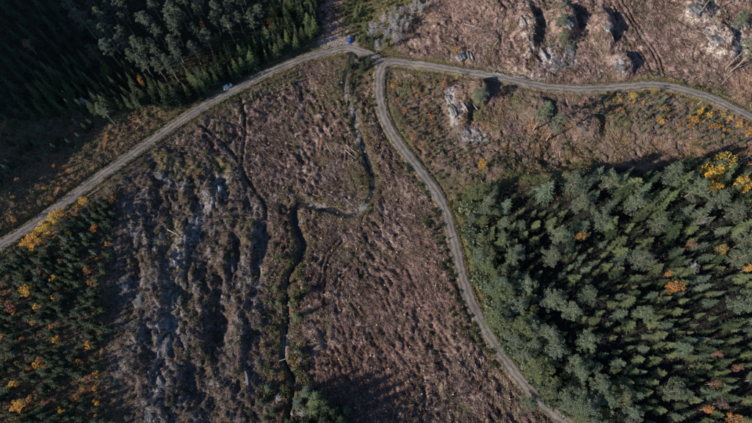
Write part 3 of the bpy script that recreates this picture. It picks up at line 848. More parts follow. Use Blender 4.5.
# ------------------------------------------------------------------ trees that stand out on their own (picture point of the crown, height, width factor, colour, label)
BIRCHES = [
    (32, 241, 8.0, 1.7, GOLD, 'broad golden birch at the left road edge, lowest of the roadside row'),
    (44, 229, 7.5, 1.5, YEL, 'bright yellow birch second from the bottom of the left roadside row'),
    (54, 219, 7.2, 1.35, YEL, 'bright yellow birch third from the bottom of the left roadside row'),
    (61, 213, 6.0, 1.1, GOLD, 'small golden birch topmost of the close row at the left road'),
    (83, 201, 5.2, 1.1, YEL, 'yellow birch beside the left road above the roadside row'),
    (77, 207, 3.0, 0.9, GOLD, 'little golden birch just below the higher yellow birch at the left road'),
    (94, 228, 3.6, 1.1, ORG, 'orange birch at the right edge of the young plantation by bare soil'),
    (69, 234, 3.2, 0.9, YEL, 'small yellow birch alone among dark young spruces near the left road'),
    (27, 290, 6.0, 1.25, GOLD, 'wide golden birch in the young plantation near the left picture edge'),
    (10, 306, 4.2, 1.1, RUS, 'rust brown birch at the far left edge of the plantation'),
    (54, 278, 3.6, 1.0, YEL, 'yellow birch in the middle of the young plantation'),
    (87, 271, 3.8, 1.0, ORG, 'orange birch by the clearing edge right of the plantation'),
    (36, 307, 3.4, 0.9, YEL, 'small yellow birch below the wide golden one on the left'),
    (56, 339, 3.6, 1.0, GOLD, 'golden birch in the lower half of the plantation'),
    (89, 345, 3.6, 1.0, GOLD, 'golden birch beside the dark hollow in the lower plantation'),
    (19, 406, 6.5, 1.35, GOLD, 'large golden birch in the bottom left corner'),
    (14, 384, 3.6, 1.2, YEL, 'yellow birch above the large golden one in the bottom left corner'),
    (40, 359, 3.4, 1.0, ORG, 'orange birch near the left edge of the lower plantation'),
    (711, 176, 12, 1.55, YEL, 'brightest yellow birch in the group at the right forest edge'),
    (724, 164, 13, 1.35, (0.40, 0.29, 0.06), 'tall olive yellow birch behind the brightest birch on the right'),
    (715, 188, 9, 1.0, YEL, 'small yellow birch just below the brightest birch on the right'),
    (742, 186, 11, 1.15, YEL, 'narrow yellow birch at the right picture edge'),
    (748, 156, 13, 1.35, (0.34, 0.18, 0.09), 'rust coloured tree at the right edge above the yellow birches'),
    (482, 165, 6.0, 1.15, GOLD, 'lone golden birch at the upper left tip of the right forest'),
    (580, 236, 8, 0.95, (0.45, 0.24, 0.06), 'thin orange yellow birch among spruces in the forest middle left'),
    (673, 287, 9.5, 1.15, ORG, 'orange birch in the centre of the right forest'),
    (668, 274, 7, 0.6, ORG, 'small orange birch just above the larger one in the right forest'),
    (720, 251, 9, 0.9, (0.36, 0.23, 0.06), 'dull yellow birch amid large spruces near the right edge'),
    (689, 246, 9, 0.8, RUS, 'rust coloured birch in shade below the yellow group on the right'),
    (650, 257, 8, 0.65, (0.22, 0.13, 0.10), 'brown nearly bare birch left of the orange ones in the right forest'),
    (748, 269, 8, 0.8, GOLD, 'golden birch cut off by the right picture edge below the forest middle'),
    (716, 354, 8, 0.75, RUS, 'rust brown birch in the lower right forest by bright spruces'),
    (713, 384, 8, 0.75, RUS, 'rust brown birch second from the bottom in the right corner'),
    (708, 410, 8, 0.8, ORG, 'orange brown birch near the bottom edge of the right forest'),
    (733, 418, 9, 1.0, ORG, 'bright orange birch in the bottom right corner'),
    (721, 404, 8, 0.8, (0.22, 0.14, 0.11), 'purplish brown half bare birch in the bottom right corner'),
    (736, 368, 8, 0.7, RUS, 'small rust birch by the right edge of the lower forest'),
    (405, 111, 3.6, 1.2, (0.36, 0.18, 0.06), 'orange birch beside the bend of the middle road'),
    (413, 137, 3.4, 1.15, (0.36, 0.20, 0.07), 'tan orange birch right of the middle road below the bend'),
    (432, 118, 2.8, 0.9, ORG, 'little orange birch left of the pale rock face'),
    (393, 86, 3.0, 1.0, GOLD, 'golden birch at the fork between the two roads'),
    (398, 100, 3.0, 1.0, ORG, 'orange birch just below the fork beside the road verge'),
    (457, 77, 4.5, 0.75, (0.45, 0.29, 0.08), 'slim yellow birch at the road edge above the pale rock face'),
    (443, 84, 3.4, 0.95, ORG, 'orange birch left of the slim yellow one by the upper road'),
    (456, 50, 3.0, 0.9, GOLD, 'small golden birch behind the large split boulder'),
    (633, 96, 4.5, 1.0, YEL, 'bright yellow birch just below the upper road beside dark shadow'),
    (654, 91, 5.0, 0.9, (0.42, 0.28, 0.08), 'pale yellow birch on the verge of the upper road'),
    (700, 111, 4.0, 1.0, YEL, 'bright yellow birch below the right road among saplings'),
    (694, 120, 4.0, 1.0, GOLD, 'golden birch left of the bright one below the right road'),
    (709, 115, 3.4, 0.9, YEL, 'yellow birch right of the bright one below the right road'),
    (724, 114, 3.6, 1.0, (0.45, 0.30, 0.08), 'pale yellow birch close under the right road near the edge'),
    (661, 121, 4.0, 1.0, GOLD, 'golden birch in the scrub left of the sapling rows'),
    (664, 108, 3.2, 0.9, ORG, 'small orange birch above the golden one in the scrub'),
    (739, 125, 3.4, 1.0, YEL, 'yellow birch second from the right edge below the road'),
    (749, 133, 3.4, 1.0, GOLD, 'golden birch at the right edge just below the road'),
    (714, 126, 3.2, 0.9, GOLD, 'golden birch lowest of those under the right road'),
    (719, 20, 3.0, 1.0, (0.40, 0.28, 0.12), 'tan birch on the pale rocks in the upper right corner'),
    (270, 25, 9, 0.5, GOLD, 'slim golden birch inside the dark spruces of the upper left forest'),
    (275, 16, 8, 0.45, ORG, 'thin orange birch above the slim golden one in the upper left forest'),
    (204, 28, 9, 0.55, ORG, 'slim orange birch beside tall pines in the upper left forest'),
    (141, 82, 8, 0.6, ORG, 'small orange birch low in the upper left forest'),
    (29, 46, 9, 0.9, (0.30, 0.16, 0.07), 'dull orange birch alone in the darkest corner of the forest'),
]
for i, (u, v, h, wf, c, lab) in enumerate(BIRCHES):
    x, y, z = gp(u, v, 0.62 * h)
    fam, h0 = (BIR, 9.0) if h > 4.2 else (YBI, 3.2)
    s = h / h0
    plant('birch_tree', fam[i % len(fam)], x, y, z, s, q.uniform(0, 6.28), var(c, q, 0.08), lab, 'birch', 'autumn birches', sxy=wf * (1.0 if h > 6 else 1.25))
    taken.append((x, y, 2.2 * wf * s if h > 6 else 1.5))

PINES = [
    (546, 108, 24, 0.9, 'tall bare-trunked pine left of the pair above the right forest'),
    (559, 121, 22, 0.9, 'tall bare-trunked pine right of the pair above the right forest'),
    (482, 92, 8, 1.1, 'broad green pine on the rocky knoll beside the upper road'),
    (563, 18, 9, 1.0, 'dark pine on the rocky spur at the top edge'),
    (566, 34, 8, 1.0, 'grey green pine on the lower end of the rocky spur'),
    (754, 42, 24, 0.8, 'leftmost of three pale-trunked seed pines in the upper right corner'),
    (760, 44, 25, 0.8, 'middle of three pale-trunked seed pines in the upper right corner'),
    (768, 38, 25, 0.8, 'right of three pale-trunked seed pines in the upper right corner'),
    (720, -12, 22, 0.8, 'seed pine with bare pale trunk cut by the top edge on the right'),
    (745, 16, 9, 0.9, 'grey green pine crown on pale rock at the upper right edge'),
    (100, 108, 17, 1.0, 'pale-crowned pine standing alone below the upper left forest'),
    (530, 403, 7, 1.25, 'round grey green pine left of the middle road at the bottom'),
]
for i, (u, v, h, wf, lab) in enumerate(PINES):
    x, y, z = gp(u, v, 0.8 * h)
    fam, h0 = (PIN, 20.0) if h > 12 else (PINW, 13.0)
    plant('pine_tree', fam[i % len(fam)], x, y, z, h / h0, q.uniform(0, 6.28), var(P_GR, q, 0.1), lab, 'pine', 'single pines', sxy=wf * (1 if h > 12 else 1.25))
    taken.append((x, y, 4))

# ------------------------------------------------------------------ the right-hand forest
def rz_name(u, v):
    if v < 215 and u > 655: return 'beside the yellow birches at the upper right edge'
    if v < 215: return 'along the shaded upper edge'
    if u < 590 and v < 330: return 'behind the roadside pines'
    if u > 672 and v > 320: return 'in the bottom right corner'
    if v > 320: return 'in the lower middle'
    if u > 672: return 'near the right picture edge'
    return 'in the dense middle'

spruces = []                       # (projected size, u, v, x, y, z, h, colour, label, group, width)
PEDGE = [(470, 205), (476, 185), (500, 190), (505, 225), (520, 262), (533, 300), (545, 330), (570, 358), (600, 378), (630, 398), (640, 445), (585, 445), (562, 412), (530, 378), (505, 342), (490, 312), (480, 282), (473, 250)]
pe = scatter(PEDGE, 80, lambda u, v, q: q.uniform(7, 14), lambda u, v: float(q.choice([2.6, 3.4, 4.4])), q, taken, 60, margin=1.0)
for i, (u, v, x, y, z, h) in enumerate(pe):
    zone = 'opposite the clearing' if v < 290 else ('at the road bend' if v < 370 else 'by the bottom edge')
    plant('pine_tree', PINW[i % 5], x, y, z, h / 13, q.uniform(0, 6.28), var([P_GR, (0.158, 0.190, 0.125), (0.170, 0.192, 0.090)][i % 3], q, 0.2), 'grey green pine lining the middle road ' + zone, 'pine', 'roadside pines ' + zone, sxy=q.uniform(0.85, 1.1))
PSC = scatter(RFOR, 34, lambda u, v, q: q.uniform(13, 17), 8.0, q, taken, 60, dens=lambda u, v: 1.0 if (v < 225 or u < 580) else 0.25)
for i, (u, v, x, y, z, h) in enumerate(PSC):
    zn = rz_name(u, v)
    plant('pine_tree', PINW[i % 5], x, y, z, h / 13, q.uniform(0, 6.28), var((0.155, 0.182, 0.112), q, 0.15), 'pale pine crown in the right forest ' + zn, 'pine', 'pines in the right forest ' + zn, sxy=0.9)
def rh(u, v, q):
    big = 1.0 if (v < 230 and u > 580) else 0.0
    big = 1.0 if v < 205 else big * 0.7
    return float(q.choice([q.uniform(5.5, 8.5), q.uniform(8, 11), q.uniform(10, 13)])) + 6.5 * big
# a darker glade with fewer trees
gl = lambda u, v: 0.12 if (((u - 590) / 26) ** 2 + ((v - 285) / 22) ** 2 < 1 or ((u - 545) / 40) ** 2 + ((v - 193) / 16) ** 2 < 1 or ((u - 565) / 22) ** 2 + ((v - 340) / 30) ** 2 < 1) else 1.0
RSP = [(488, 192), (520, 196), (545, 186), (575, 182), (605, 170), (640, 172), (680, 160), (705, 160), (752, 172), (775, 190), (775, 440), (600, 440), (585, 400), (545, 352), (512, 310), (500, 270), (488, 225)]
for (u, v, x, y, z, h) in scatter(RSP, 400, rh, lambda u, v: float(q.choice([3.0, 3.8, 4.8, 6.4])), q, taken, 60, dens=gl):
    zn = rz_name(u, v)
    c = S_YG if q.uniform() < 0.55 else (S_BL if q.uniform() < 0.6 else S_DK)
    tone = 'yellow green spruce' if c is S_YG else ('grey green spruce' if c is S_BL else 'dark green spruce')
    spruces.append(((h + 0.012 * max(0, u - 500)) * (1 if u < 756 else 0.3), u, v, x, y, z, h, var(c, q), tone + ' of the right forest ' + zn, 'right forest spruces ' + zn, q.uniform(0.85, 1.15)))
# small trees between the big ones
under = scatter(RSP, 190, lambda u, v, q: q.uniform(4, 7.5), 2.9, q, taken, 40)

# ------------------------------------------------------------------ the upper left forest
NWP = [(62, -12), (285, -12), (280, 8), (262, 22), (215, 42), (190, 62), (165, 72), (128, 66), (95, 58), (80, 30)]
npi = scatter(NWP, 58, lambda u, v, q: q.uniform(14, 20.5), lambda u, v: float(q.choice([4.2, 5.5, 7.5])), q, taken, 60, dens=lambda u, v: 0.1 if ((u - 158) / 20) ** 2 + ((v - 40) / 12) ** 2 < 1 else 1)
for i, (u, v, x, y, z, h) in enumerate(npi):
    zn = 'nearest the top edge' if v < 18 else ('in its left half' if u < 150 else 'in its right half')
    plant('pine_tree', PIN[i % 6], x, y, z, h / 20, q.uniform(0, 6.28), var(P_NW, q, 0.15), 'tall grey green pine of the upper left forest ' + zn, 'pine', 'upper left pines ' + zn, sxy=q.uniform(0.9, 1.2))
NWS = [(30, 60), (88, 55), (128, 66), (165, 70), (190, 58), (222, 38), (265, 20), (285, -12), (322, -12), (316, 18), (308, 36), (282, 46), (255, 60), (228, 76), (200, 90), (160, 98), (120, 104), (80, 108), (30, 112)]
for (u, v, x, y, z, h) in scatter(NWS, 150, lambda u, v, q: q.uniform(8, 15), lambda u, v: float(q.choice([2.8, 3.6, 4.6])), q, taken, 60, margin=3.5):
    zn = 'above the parked white car' if 195 < u < 255 else ('at its right end by the brown slope' if u >= 255 else ('in its shaded lower left' if u < 110 else 'in its lower middle'))
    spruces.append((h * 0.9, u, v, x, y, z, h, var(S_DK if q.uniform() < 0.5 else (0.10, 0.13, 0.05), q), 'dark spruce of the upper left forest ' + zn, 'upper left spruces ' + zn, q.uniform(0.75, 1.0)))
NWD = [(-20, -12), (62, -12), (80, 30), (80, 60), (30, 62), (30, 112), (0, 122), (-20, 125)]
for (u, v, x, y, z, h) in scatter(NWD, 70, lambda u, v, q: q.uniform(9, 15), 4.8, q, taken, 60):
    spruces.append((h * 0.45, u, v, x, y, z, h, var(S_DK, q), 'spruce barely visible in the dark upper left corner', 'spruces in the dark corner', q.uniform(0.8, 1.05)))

# trees below the frame whose shadows reach the clearing, and the clump at the stream's lower end
LOWC = [(278, 302, 6, S_YG), (275, 288, 5, S_YG), (272, 372, 6, S_YG), (268, 388, 6, S_BL), (306, 392, 12, S_BL), (316, 400, 15, S_YG), (326, 407, 16, S_DK), (334, 414, 15, S_DK), (312, 412, 16, S_YG), (341, 420, 15, S_DK), (298, 404, 11, S_BL), (322, 420, 17, S_DK), (346, 411, 8, S_YG), (296, 316, 9, S_YG), (293, 298, 7, S_YG), (272, 412, 8, S_DK), (262, 402, 6, S_DK), (300, 352, 6, S_BL)]
for (u, v, h, c) in LOWC:
    x, y, z = gp(u, v, 0.4 * h)
    spruces.append((99, u, v, x, y, z, h, var(c, q, 0.1), ('spruce on the stream bank above the pool' if v < 340 else 'spruce in the clump by the stream at the bottom edge'), ('stream bank spruces' if v < 340 else 'bottom edge spruces'), 1.25))
for (u, v, h) in [(262, 452, 24), (282, 460, 25), (300, 456, 25), (310, 436, 22), (322, 434, 21), (338, 442, 22), (352, 446, 22), (370, 446, 19), (275, 436, 21), (300, 432, 19), (318, 442, 22), (308, 424, 18), (330, 428, 19), (350, 431, 18), (290, 426, 17), (365, 434, 15), (285, 440, 14), (336, 436, 13), (345, 450, 16), (270, 455, 15), (255, 445, 13), (360, 440, 13), (325, 465, 18)]:
    x, y, z = gp(u, v, 0)
    spruces.append((0.1, u, v, x, y, z, h, S_DK, '', '', 1.0))

# dark conifers by the fork, grove and road sides
for (u, v, h, lab) in [(372, 42, 8, 'dark spruce between the fork and the bare grey grove'), (365, 38, 9, 'dark spruce right of the blue car'), (362, 66, 9, 'dark spruce on the stream bank below the fork'), (380, 42, 5, 'dark spruce at the lower edge of the bare grey grove'),
                       (389, 44, 5, 'dark spruce by the roadside right under the bare grey grove'), (365, 26, 8, 'green spruce above the blue car'), (356, 12, 7, 'green spruce in the scrub at the top edge left of the grove'),
                       (368, 60, 7, 'dark spruce in the wedge between stream and fork'), (349, 66, 6, 'dark spruce left of the stream under the left road end'), (610, 96, 5, 'light green spruce below the upper road left of the yellow birch'), (606, 100, 4, 'small spruce under the light green one at the upper road'), (354, 58, 8, 'spruce beside the stream just under the left road end')]:
    x, y, z = gp(u, v, 0.45 * h)
    spruces.append((98, u, v, x, y, z, h, var(S_YG if 'light' in lab or 'green spruce' in lab else S_DK, q, 0.1), lab, 'spruces along the roads', 1.2)); taken.append((x, y, 3))

spruces.sort(key=lambda t: -t[0])
far = []
for i, (s, u, v, x, y, z, h, c, lab, grp, wf) in enumerate(spruces):
    if i < 300 and lab:
        plant('spruce_tree', SPR[i % 10], x, y, z, h * 0.93 / 12, q.uniform(0, 6.28), c, lab, 'spruce', grp, sxy=wf * float(q.choice([0.95, 1.15, 1.3, 1.5])), tilt=(q.normal(0, 0.03), q.normal(0, 0.03)))
    else:
        far.append((x, y, z, h / 12, c, wf))

def joined(items, raws, q):
    Vs, Fs, Cs = [], [], []; o = 0
    for i, (x, y, z, s, c, wf) in enumerate(items):
        v, f = raws[i % len(raws)]
        a = q.uniform(0, 6.28); ca, sa = math.cos(a), math.sin(a)
        w = np.column_stack([(v[:, 0] * ca - v[:, 1] * sa) * s * wf + x, (v[:, 0] * sa + v[:, 1] * ca) * s * wf + y, v[:, 2] * s + z - 0.05])
        Vs.append(w); Fs.append(f + o); Cs.append(np.tile(np.asarray(c), (len(v), 1))); o += len(v)
    return np.concatenate(Vs), np.concatenate(Fs), np.concatenate(Cs)
for (u, v, x, y, z, h) in under:
    far.append((x, y, z, h / 12, var(S_DK if q.uniform() < 0.5 else S_YG, q), 1.05))
Vv, Ff, Cc = joined(far, SPR_RAW, q)
o = put('spruce_undergrowth', mesh_data('spruce_undergrowth', Vv, Ff, M_NEEDLE_A, col=Cc), kind='stuff')
tag(o, 'shaded smaller spruces filling the gaps between the forest trees', 'undergrowth')

# ------------------------------------------------------------------ young spruces
young = []
def add_young(poly, n, hr, sp_, label, group, cols, pri=1.0, dens=None, margin=0.6):
    for (u, v, x, y, z, h) in scatter(poly, n, lambda u, v, q: q.uniform(*hr), sp_, q, taken, 50, dens=dens, margin=margin):
        young.append((h * pri, x, y, z, h, var(cols[int(q.integers(len(cols)))], q), label, group))
YP = [(-12, 268), (0, 262), (40, 238), (85, 207), (112, 192), (118, 205), (100, 218), (112, 245), (100, 272), (102, 300), (106, 332), (92, 356), (104, 395), (118, 440), (-12, 440)]
YT = [(-12, 268), (40, 238), (85, 207), (112, 192), (112, 245), (100, 280), (-12, 300)]
YSPC = lambda u, v: float(q.choice([1.3, 1.7, 2.3, 3.2]))
YD = lambda u, v: (0.1 + 0.9 * float(sstep(0.4, 0.55, fbm(u / 16.0, v / 16.0, 3, 55)))) * YD0(u, v)
YD0 = lambda u, v: 0.15 if (((u - 78) / 14) ** 2 + ((v - 225) / 9) ** 2 < 1 or ((u - 22) / 14) ** 2 + ((v - 330) / 16) ** 2 < 1 or ((u - 20) / 20) ** 2 + ((v - 398) / 18) ** 2 < 1 or ((u - 95) / 20) ** 2 + ((v - 390) / 12) ** 2 < 1) else 1
add_young(YT, 150, (2.4, 7.5), YSPC, 'young dark spruce in the upper part of the left plantation', 'young spruces of the upper plantation', [S_DK, S_BL, (0.075, 0.10, 0.045)], dens=YD)
add_young(YP, 250, (2.0, 7.0), YSPC, 'young dark spruce in the lower part of the left plantation', 'young spruces of the lower plantation', [S_DK, (0.085, 0.11, 0.055), (0.06, 0.085, 0.045)], dens=lambda u, v: YD(u, v) * (0 if v < 285 else 1))
add_young([(-10, 128), (60, 116), (112, 112), (70, 142), (30, 165), (-10, 190)], 60, (1.8, 6.5), 2.4, 'dark young spruce in the shaded strip below the upper left forest', 'shaded strip spruces', [S_DK, S_BL], 0.9)
add_young([(398, 78), (440, 78), (448, 100), (452, 130), (470, 160), (466, 175), (445, 165), (418, 135), (402, 110)], 135, (1.6, 3.3), 1.7, 'small green spruce sapling left of the pale rock face', 'saplings left of the pale rock face', [S_DK, S_YG, (0.06, 0.085, 0.03)], 1.3)
add_young([(470, 135), (560, 135), (640, 150), (560, 160), (500, 168), (466, 182), (455, 165)], 90, (1.5, 3.0), 2.0, 'small spruce sapling in the heath above the right forest', 'saplings above the right forest', [S_DK, S_YG], 1.0)
add_young([(600, 98), (650, 92), (700, 104), (752, 130), (765, 150), (740, 158), (690, 145), (640, 130), (600, 112)], 130, (1.8, 3.8), 2.0, 'light green spruce sapling below the right road', 'saplings below the right road', [S_YG, (0.085, 0.11, 0.04), S_BL], 1.2)
add_young([(215, 100), (250, 88), (300, 68), (310, 72), (270, 95), (230, 108)], 46, (1.6, 3.4), 1.8, 'young spruce along the lower verge of the left road', 'saplings along the left road', [S_DK, S_YG], 1.2)
add_young([(344, 2), (366, 2), (362, 40), (344, 34)], 34, (2.2, 4.5), 2.2, 'green young spruce in the scrub above the lay-by', 'scrub above the lay-by', [S_YG, (0.085, 0.10, 0.04), S_DK], 1.2)
add_young([(376, 0), (430, -6), (415, 8), (385, 12)], 16, (2.5, 4.5), 2.6, 'young spruce beyond the bare grey grove at the top edge', 'spruces beyond the bare grove', [S_DK, S_YG], 1.2)
add_young([(335, 70), (350, 62), (358, 100), (350, 130), (338, 105)], 30, (1.4, 3.2), 2.0, 'young spruce on the left bank of the upper stream', 'left bank saplings', [S_DK, S_YG, (0.085, 0.10, 0.04)], 1.2)
add_young([(98, 160), (125, 142), (150, 128), (130, 165), (108, 195)], 26, (1.8, 3.6), 2.4, 'young spruce between the left road and the rocky ridges', 'saplings at the ridge top', [S_DK, S_BL], 1.1)
add_young([(130, 160), (185, 130), (232, 160), (255, 210), (262, 300), (270, 420), (140, 420), (118, 330), (125, 220)], 55, (1.2, 3.0), 4.0, 'young spruce scattered on the rocky western ridges', 'saplings on the ridges', [S_DK, S_YG], 0.9)
add_young([(640, 78), (700, 84), (752, 104), (752, 98), (700, 76), (665, 70)], 30, (1.2, 2.6), 2.2, 'young spruce on the upper verge of the right road', 'saplings above the right road', [S_YG, S_DK], 1.0)
add_young([(545, 0), (575, 0), (580, 50), (575, 75), (555, 70)], 24, (1.8, 4.0), 2.6, 'young spruce clinging to the rocky spur at the top', 'saplings on the rocky spur', [S_DK, S_BL], 1.1)
add_young([(290, 95), (330, 75), (400, 250), (430, 330), (450, 400), (400, 420), (310, 380), (300, 240)], 26, (0.7, 1.5), 6.0, 'tiny spruce sapling standing in the brown clearing', 'saplings in the clearing', [S_DK, S_YG], 0.4)
add_young([(262, 270), (283, 270), (284, 330), (272, 340), (262, 320)], 18, (1.5, 3.0), 2.0, 'bright green young spruce on the left bank of the lower stream', 'lower stream saplings', [S_YG, (0.10, 0.13, 0.04)], 1.3)
for (u, v, h, lab) in [(448.5, 239, 2.0, 'small spruce at the middle road casting a short shadow across it, upper one'), (456.5, 274, 1.7, 'small spruce at the middle road casting a short shadow across it, lower one')]:
    x, y, z = gp(u, v, 0.3); young.append((99, x, y, z, h, S_DK, lab, 'road edge saplings'))
young.sort(key=lambda t: -t[0])
far = []
for i, (s, x, y, z, h, c, lab, grp) in enumerate(young):
    if i < 300: plant('young_spruce', YSP[i % 6], x, y, z, h / 4, q.uniform(0, 6.28), c, lab, 'young spruce', grp, sxy=q.uniform(0.9, 1.25))
    else: far.append((x, y, z, h / 4, c, q.uniform(0.9, 1.25)))
Vv, Ff, Cc = joined(far, YSP_RAW, q)
tag(put('sapling_cover', mesh_data('sapling_cover', Vv, Ff, M_NEEDLE_A, col=Cc), kind='stuff'), 'smallest conifer saplings sprinkled over plantation and clearings', 'saplings')

# ------------------------------------------------------------------ small autumn birches and shrubs
def add_small(poly, n, hr, sp_, fam, h0, cols, name, cat, label, group, dens=None):
    for i, (u, v, x, y, z, h) in enumerate(scatter(poly, n, lambda u, v, q: q.uniform(*hr), sp_, q, taken, 40, dens=dens, margin=0.4)):
        plant(name, fam[i % len(fam)], x, y, z, h / h0, q.uniform(0, 6.28), var(cols[int(q.integers(len(cols)))], q), label, cat, group, sxy=q.uniform(0.9, 1.3))
add_small(YP, 62, (1.4, 3.8), 1.6, YBI, 3.2, [GOLD, ORG, ORG, RUS], 'young_birch', 'young birch', 'small orange to rust birch sprinkled through the left plantation', 'small birches of the plantation', dens=lambda u, v: 0.12 + 0.88 * float(sstep(0.5, 0.6, fbm(u / 20.0, v / 20.0, 3, 58))))
add_small([(395, 78), (440, 76), (450, 130), (470, 172), (430, 165), (402, 115)], 26, (1.2, 2.2), 1.8, YBI, 3.2, [ORG, RUS, (0.30, 0.17, 0.08)], 'young_birch', 'young birch', 'small rust birch among saplings right of the fork', 'small birches right of the fork')
add_small([(610, 92), (752, 120), (752, 140), (680, 130), (620, 110)], 30, (1.4, 2.6), 1.8, YBI, 3.2, [YEL, GOLD, ORG], 'young_birch', 'young birch', 'small yellow birch among saplings below the right road', 'small birches below the right road')
add_small([(0, 235), (0, 180), (60, 150), (140, 120), (180, 106), (188, 110), (120, 158), (40, 215)], 26, (1.2, 2.6), 2.4, YBI, 3.2, [ORG, RUS, GOLD, TANL], 'young_birch', 'young birch', 'small rust birch on the rough strip above the left road', 'small birches above the left road')
add_small([(300, 70), (345, 66), (352, 100), (330, 100)], 10, (1.0, 2.0), 2.0, YBI, 3.2, [RUS, ORG], 'young_birch', 'young birch', 'small rust birch below the end of the left road', 'small birches below the lay-by')
GRN = [(0.11, 0.125, 0.045), (0.13, 0.125, 0.05), (0.085, 0.10, 0.04)]
add_small([(276, 258), (308, 258), (304, 330), (310, 400), (262, 410), (262, 340)], 30, (0.8, 2.6), 1.7, SHR, 1.5, GRN + [(0.26, 0.15, 0.06)], 'shrub', 'shrub', 'leafy shrub along the lower stream bank', 'lower stream shrubs')
add_small([(338, 68), (372, 70), (378, 130), (382, 190), (368, 215), (340, 140)], 34, (0.7, 1.6), 2.2, SHR, 1.5, GRN + [(0.24, 0.17, 0.07)], 'shrub', 'shrub', 'olive shrub along the upper stream bank', 'upper stream shrubs')
add_small([(384, 110), (396, 140), (432, 190), (450, 250), (466, 305), (500, 362), (492, 366), (450, 312), (432, 240), (416, 196), (392, 148)], 70, (0.5, 1.6), 1.6, SHR, 1.5, GRN + [S_DK, S_DK], 'shrub', 'shrub', 'low green shrub on the clearing side verge of the middle road', 'left verge shrubs')
add_small([(398, 128), (430, 168), (450, 205), (462, 245), (470, 285), (480, 305), (474, 270), (466, 210), (440, 160), (408, 120)], 30, (0.6, 1.4), 1.9, SHR, 1.5, GRN, 'shrub', 'shrub', 'low green shrub on the forest side verge of the middle road', 'right verge shrubs')
add_small([(466, 205), (484, 205), (492, 262), (510, 310), (535, 350), (575, 395), (600, 425), (585, 425), (545, 395), (505, 348), (484, 300), (472, 250)], 80, (1.6, 4.2), 1.8, SHR, 1.5, [(0.145, 0.178, 0.105), (0.125, 0.152, 0.085), (0.17, 0.185, 0.105)], 'shrub', 'shrub', 'light green bush at the forest edge of the middle road', 'forest edge bushes')
add_small([(640, 74), (752, 102), (752, 96), (660, 66)], 20, (0.6, 1.4), 2.0, SHR, 1.5, GRN, 'shrub', 'shrub', 'low green shrub on the upper verge of the right road', 'upper verge shrubs')
add_small([(344, 0), (372, 0), (362, 42), (340, 36)], 20, (0.8, 1.8), 2.2, SHR, 1.5, GRN, 'shrub', 'shrub', 'olive shrub in the scrub above the lay-by', 'scrub shrubs')
add_small([(130, 165), (190, 130), (232, 160), (258, 210), (264, 300), (270, 420), (135, 420), (118, 330), (125, 220)], 90, (0.5, 1.5), 2.0, SHR, 1.5, [(0.07, 0.075, 0.04), (0.10, 0.085, 0.055), (0.12, 0.12, 0.05), (0.055, 0.055, 0.035)], 'shrub', 'shrub', 'dark scrub bush on the western ridges', 'ridge scrub')
add_small([(130, 38), (175, 34), (180, 50), (135, 52)], 14, (0.8, 1.6), 2.2, SHR, 1.5, GRN + [RUS], 'shrub', 'shrub', 'low shrub in the gap between the upper left pines', 'gap shrubs')

# bare grey birches
add_small([(366, 34), (378, 20), (400, 2), (436, -6), (425, 8), (398, 42), (376, 50)], 40, (5, 9), 2.9, BAR, 9, [(0.3, 0.3, 0.3)], 'bare_birch', 'bare birch', 'leafless grey birch in the grove above the fork', 'bare grove above the fork')
for (u, v, h, lab) in [(279, 398, 6, 'leafless pale grey birch left of the stream at the bottom'), (303, 413, 7, 'leafless pale grey birch right of the stream at the bottom edge'), (300, 360, 4, 'small leafless birch on the right bank above the bottom clump'), (296, 352, 3.5, 'leafless grey bush leaning over the lower stream'),
                       (335, 200, 3, 'leafless grey bush left of the stream bend'), (312, 200, 3, 'leafless grey bush at the top of the stream loop'), (302, 222, 3.5, 'leafless grey bush inside the stream loop'), (356, 62, 4.5, 'leafless birch at the crossing between road and fork'), (86, 104, 7, 'pale leafless birch at the foot of the upper left forest'), (690, 268, 8, 'bare grey birch among spruces of the right forest'), (698, 222, 9, 'bare grey birch below the yellow group in the right forest'), (645, 258, 8, 'bare pale birch in the middle of the right forest')]:
    x, y, z = gp(u, v, 0.5 * h)
    plant('bare_birch', BAR[int(u) % 4], x, y, z, h / 9, q.uniform(0, 6.28), (0.3, 0.3, 0.3), lab, 'bare birch', 'single bare birches', sxy=1.3)

# ------------------------------------------------------------------ rocks
import bmesh
def rock_shape(seed, sub=3, cuts=9, squash=0.6, stretch=1.0, rough=0.16, clip=(0.55, 0.92)):
    bm = bmesh.new(); bmesh.ops.create_icosphere(bm, subdivisions=sub, radius=1.0)
    p = np.array([v.co[:] for v in bm.verts]); f = np.array([[v.index for v in fc.verts] for fc in bm.faces]); bm.free()
    qq = np.random.default_rng(seed)
    for _ in range(cuts):
        n = unit(qq.normal(0, 1, 3)); d = qq.uniform(*clip)
        e = p @ n - d
        p = p - np.outer(np.maximum(e, 0), n)
    nz = fbm(p[:, 0] * 1.8 + p[:, 2] * 1.3 + seed, p[:, 1] * 1.8 - p[:, 2] * 0.9, 4, seed) - 0.5
    n2 = fbm(p[:, 0] * 5 + p[:, 2] * 4, p[:, 1] * 5 - p[:, 2] * 3, 2, seed + 3) - 0.5
    p = p * (1 + rough * 2 * nz + rough * 0.9 * n2)[:, None]
    p[:, 0] *= stretch; p[:, 2] *= squash
    return p, f
BOULD = [mesh_data('boulder', *rock_shape(700 + i, 2, 8, 0.7), M_ROCK) for i in range(6)]
BOULDG = [mesh_data('boulder_grey', *rock_shape(720 + i, 2, 8, 0.6), M_ROCKG) for i in range(6)]
M_QUARTZ = rock_mat('white_quartz', (0.45, 0.44, 0.44), (0.74, 0.73, 0.73), (0.3, 0.28, 0.25))
OUTQ = [mesh_data('outcrop_white', *rock_shape(780, 4, 14, 0.6, 1.0, 0.26, (0.5, 0.9)), M_QUARTZ)] * 5
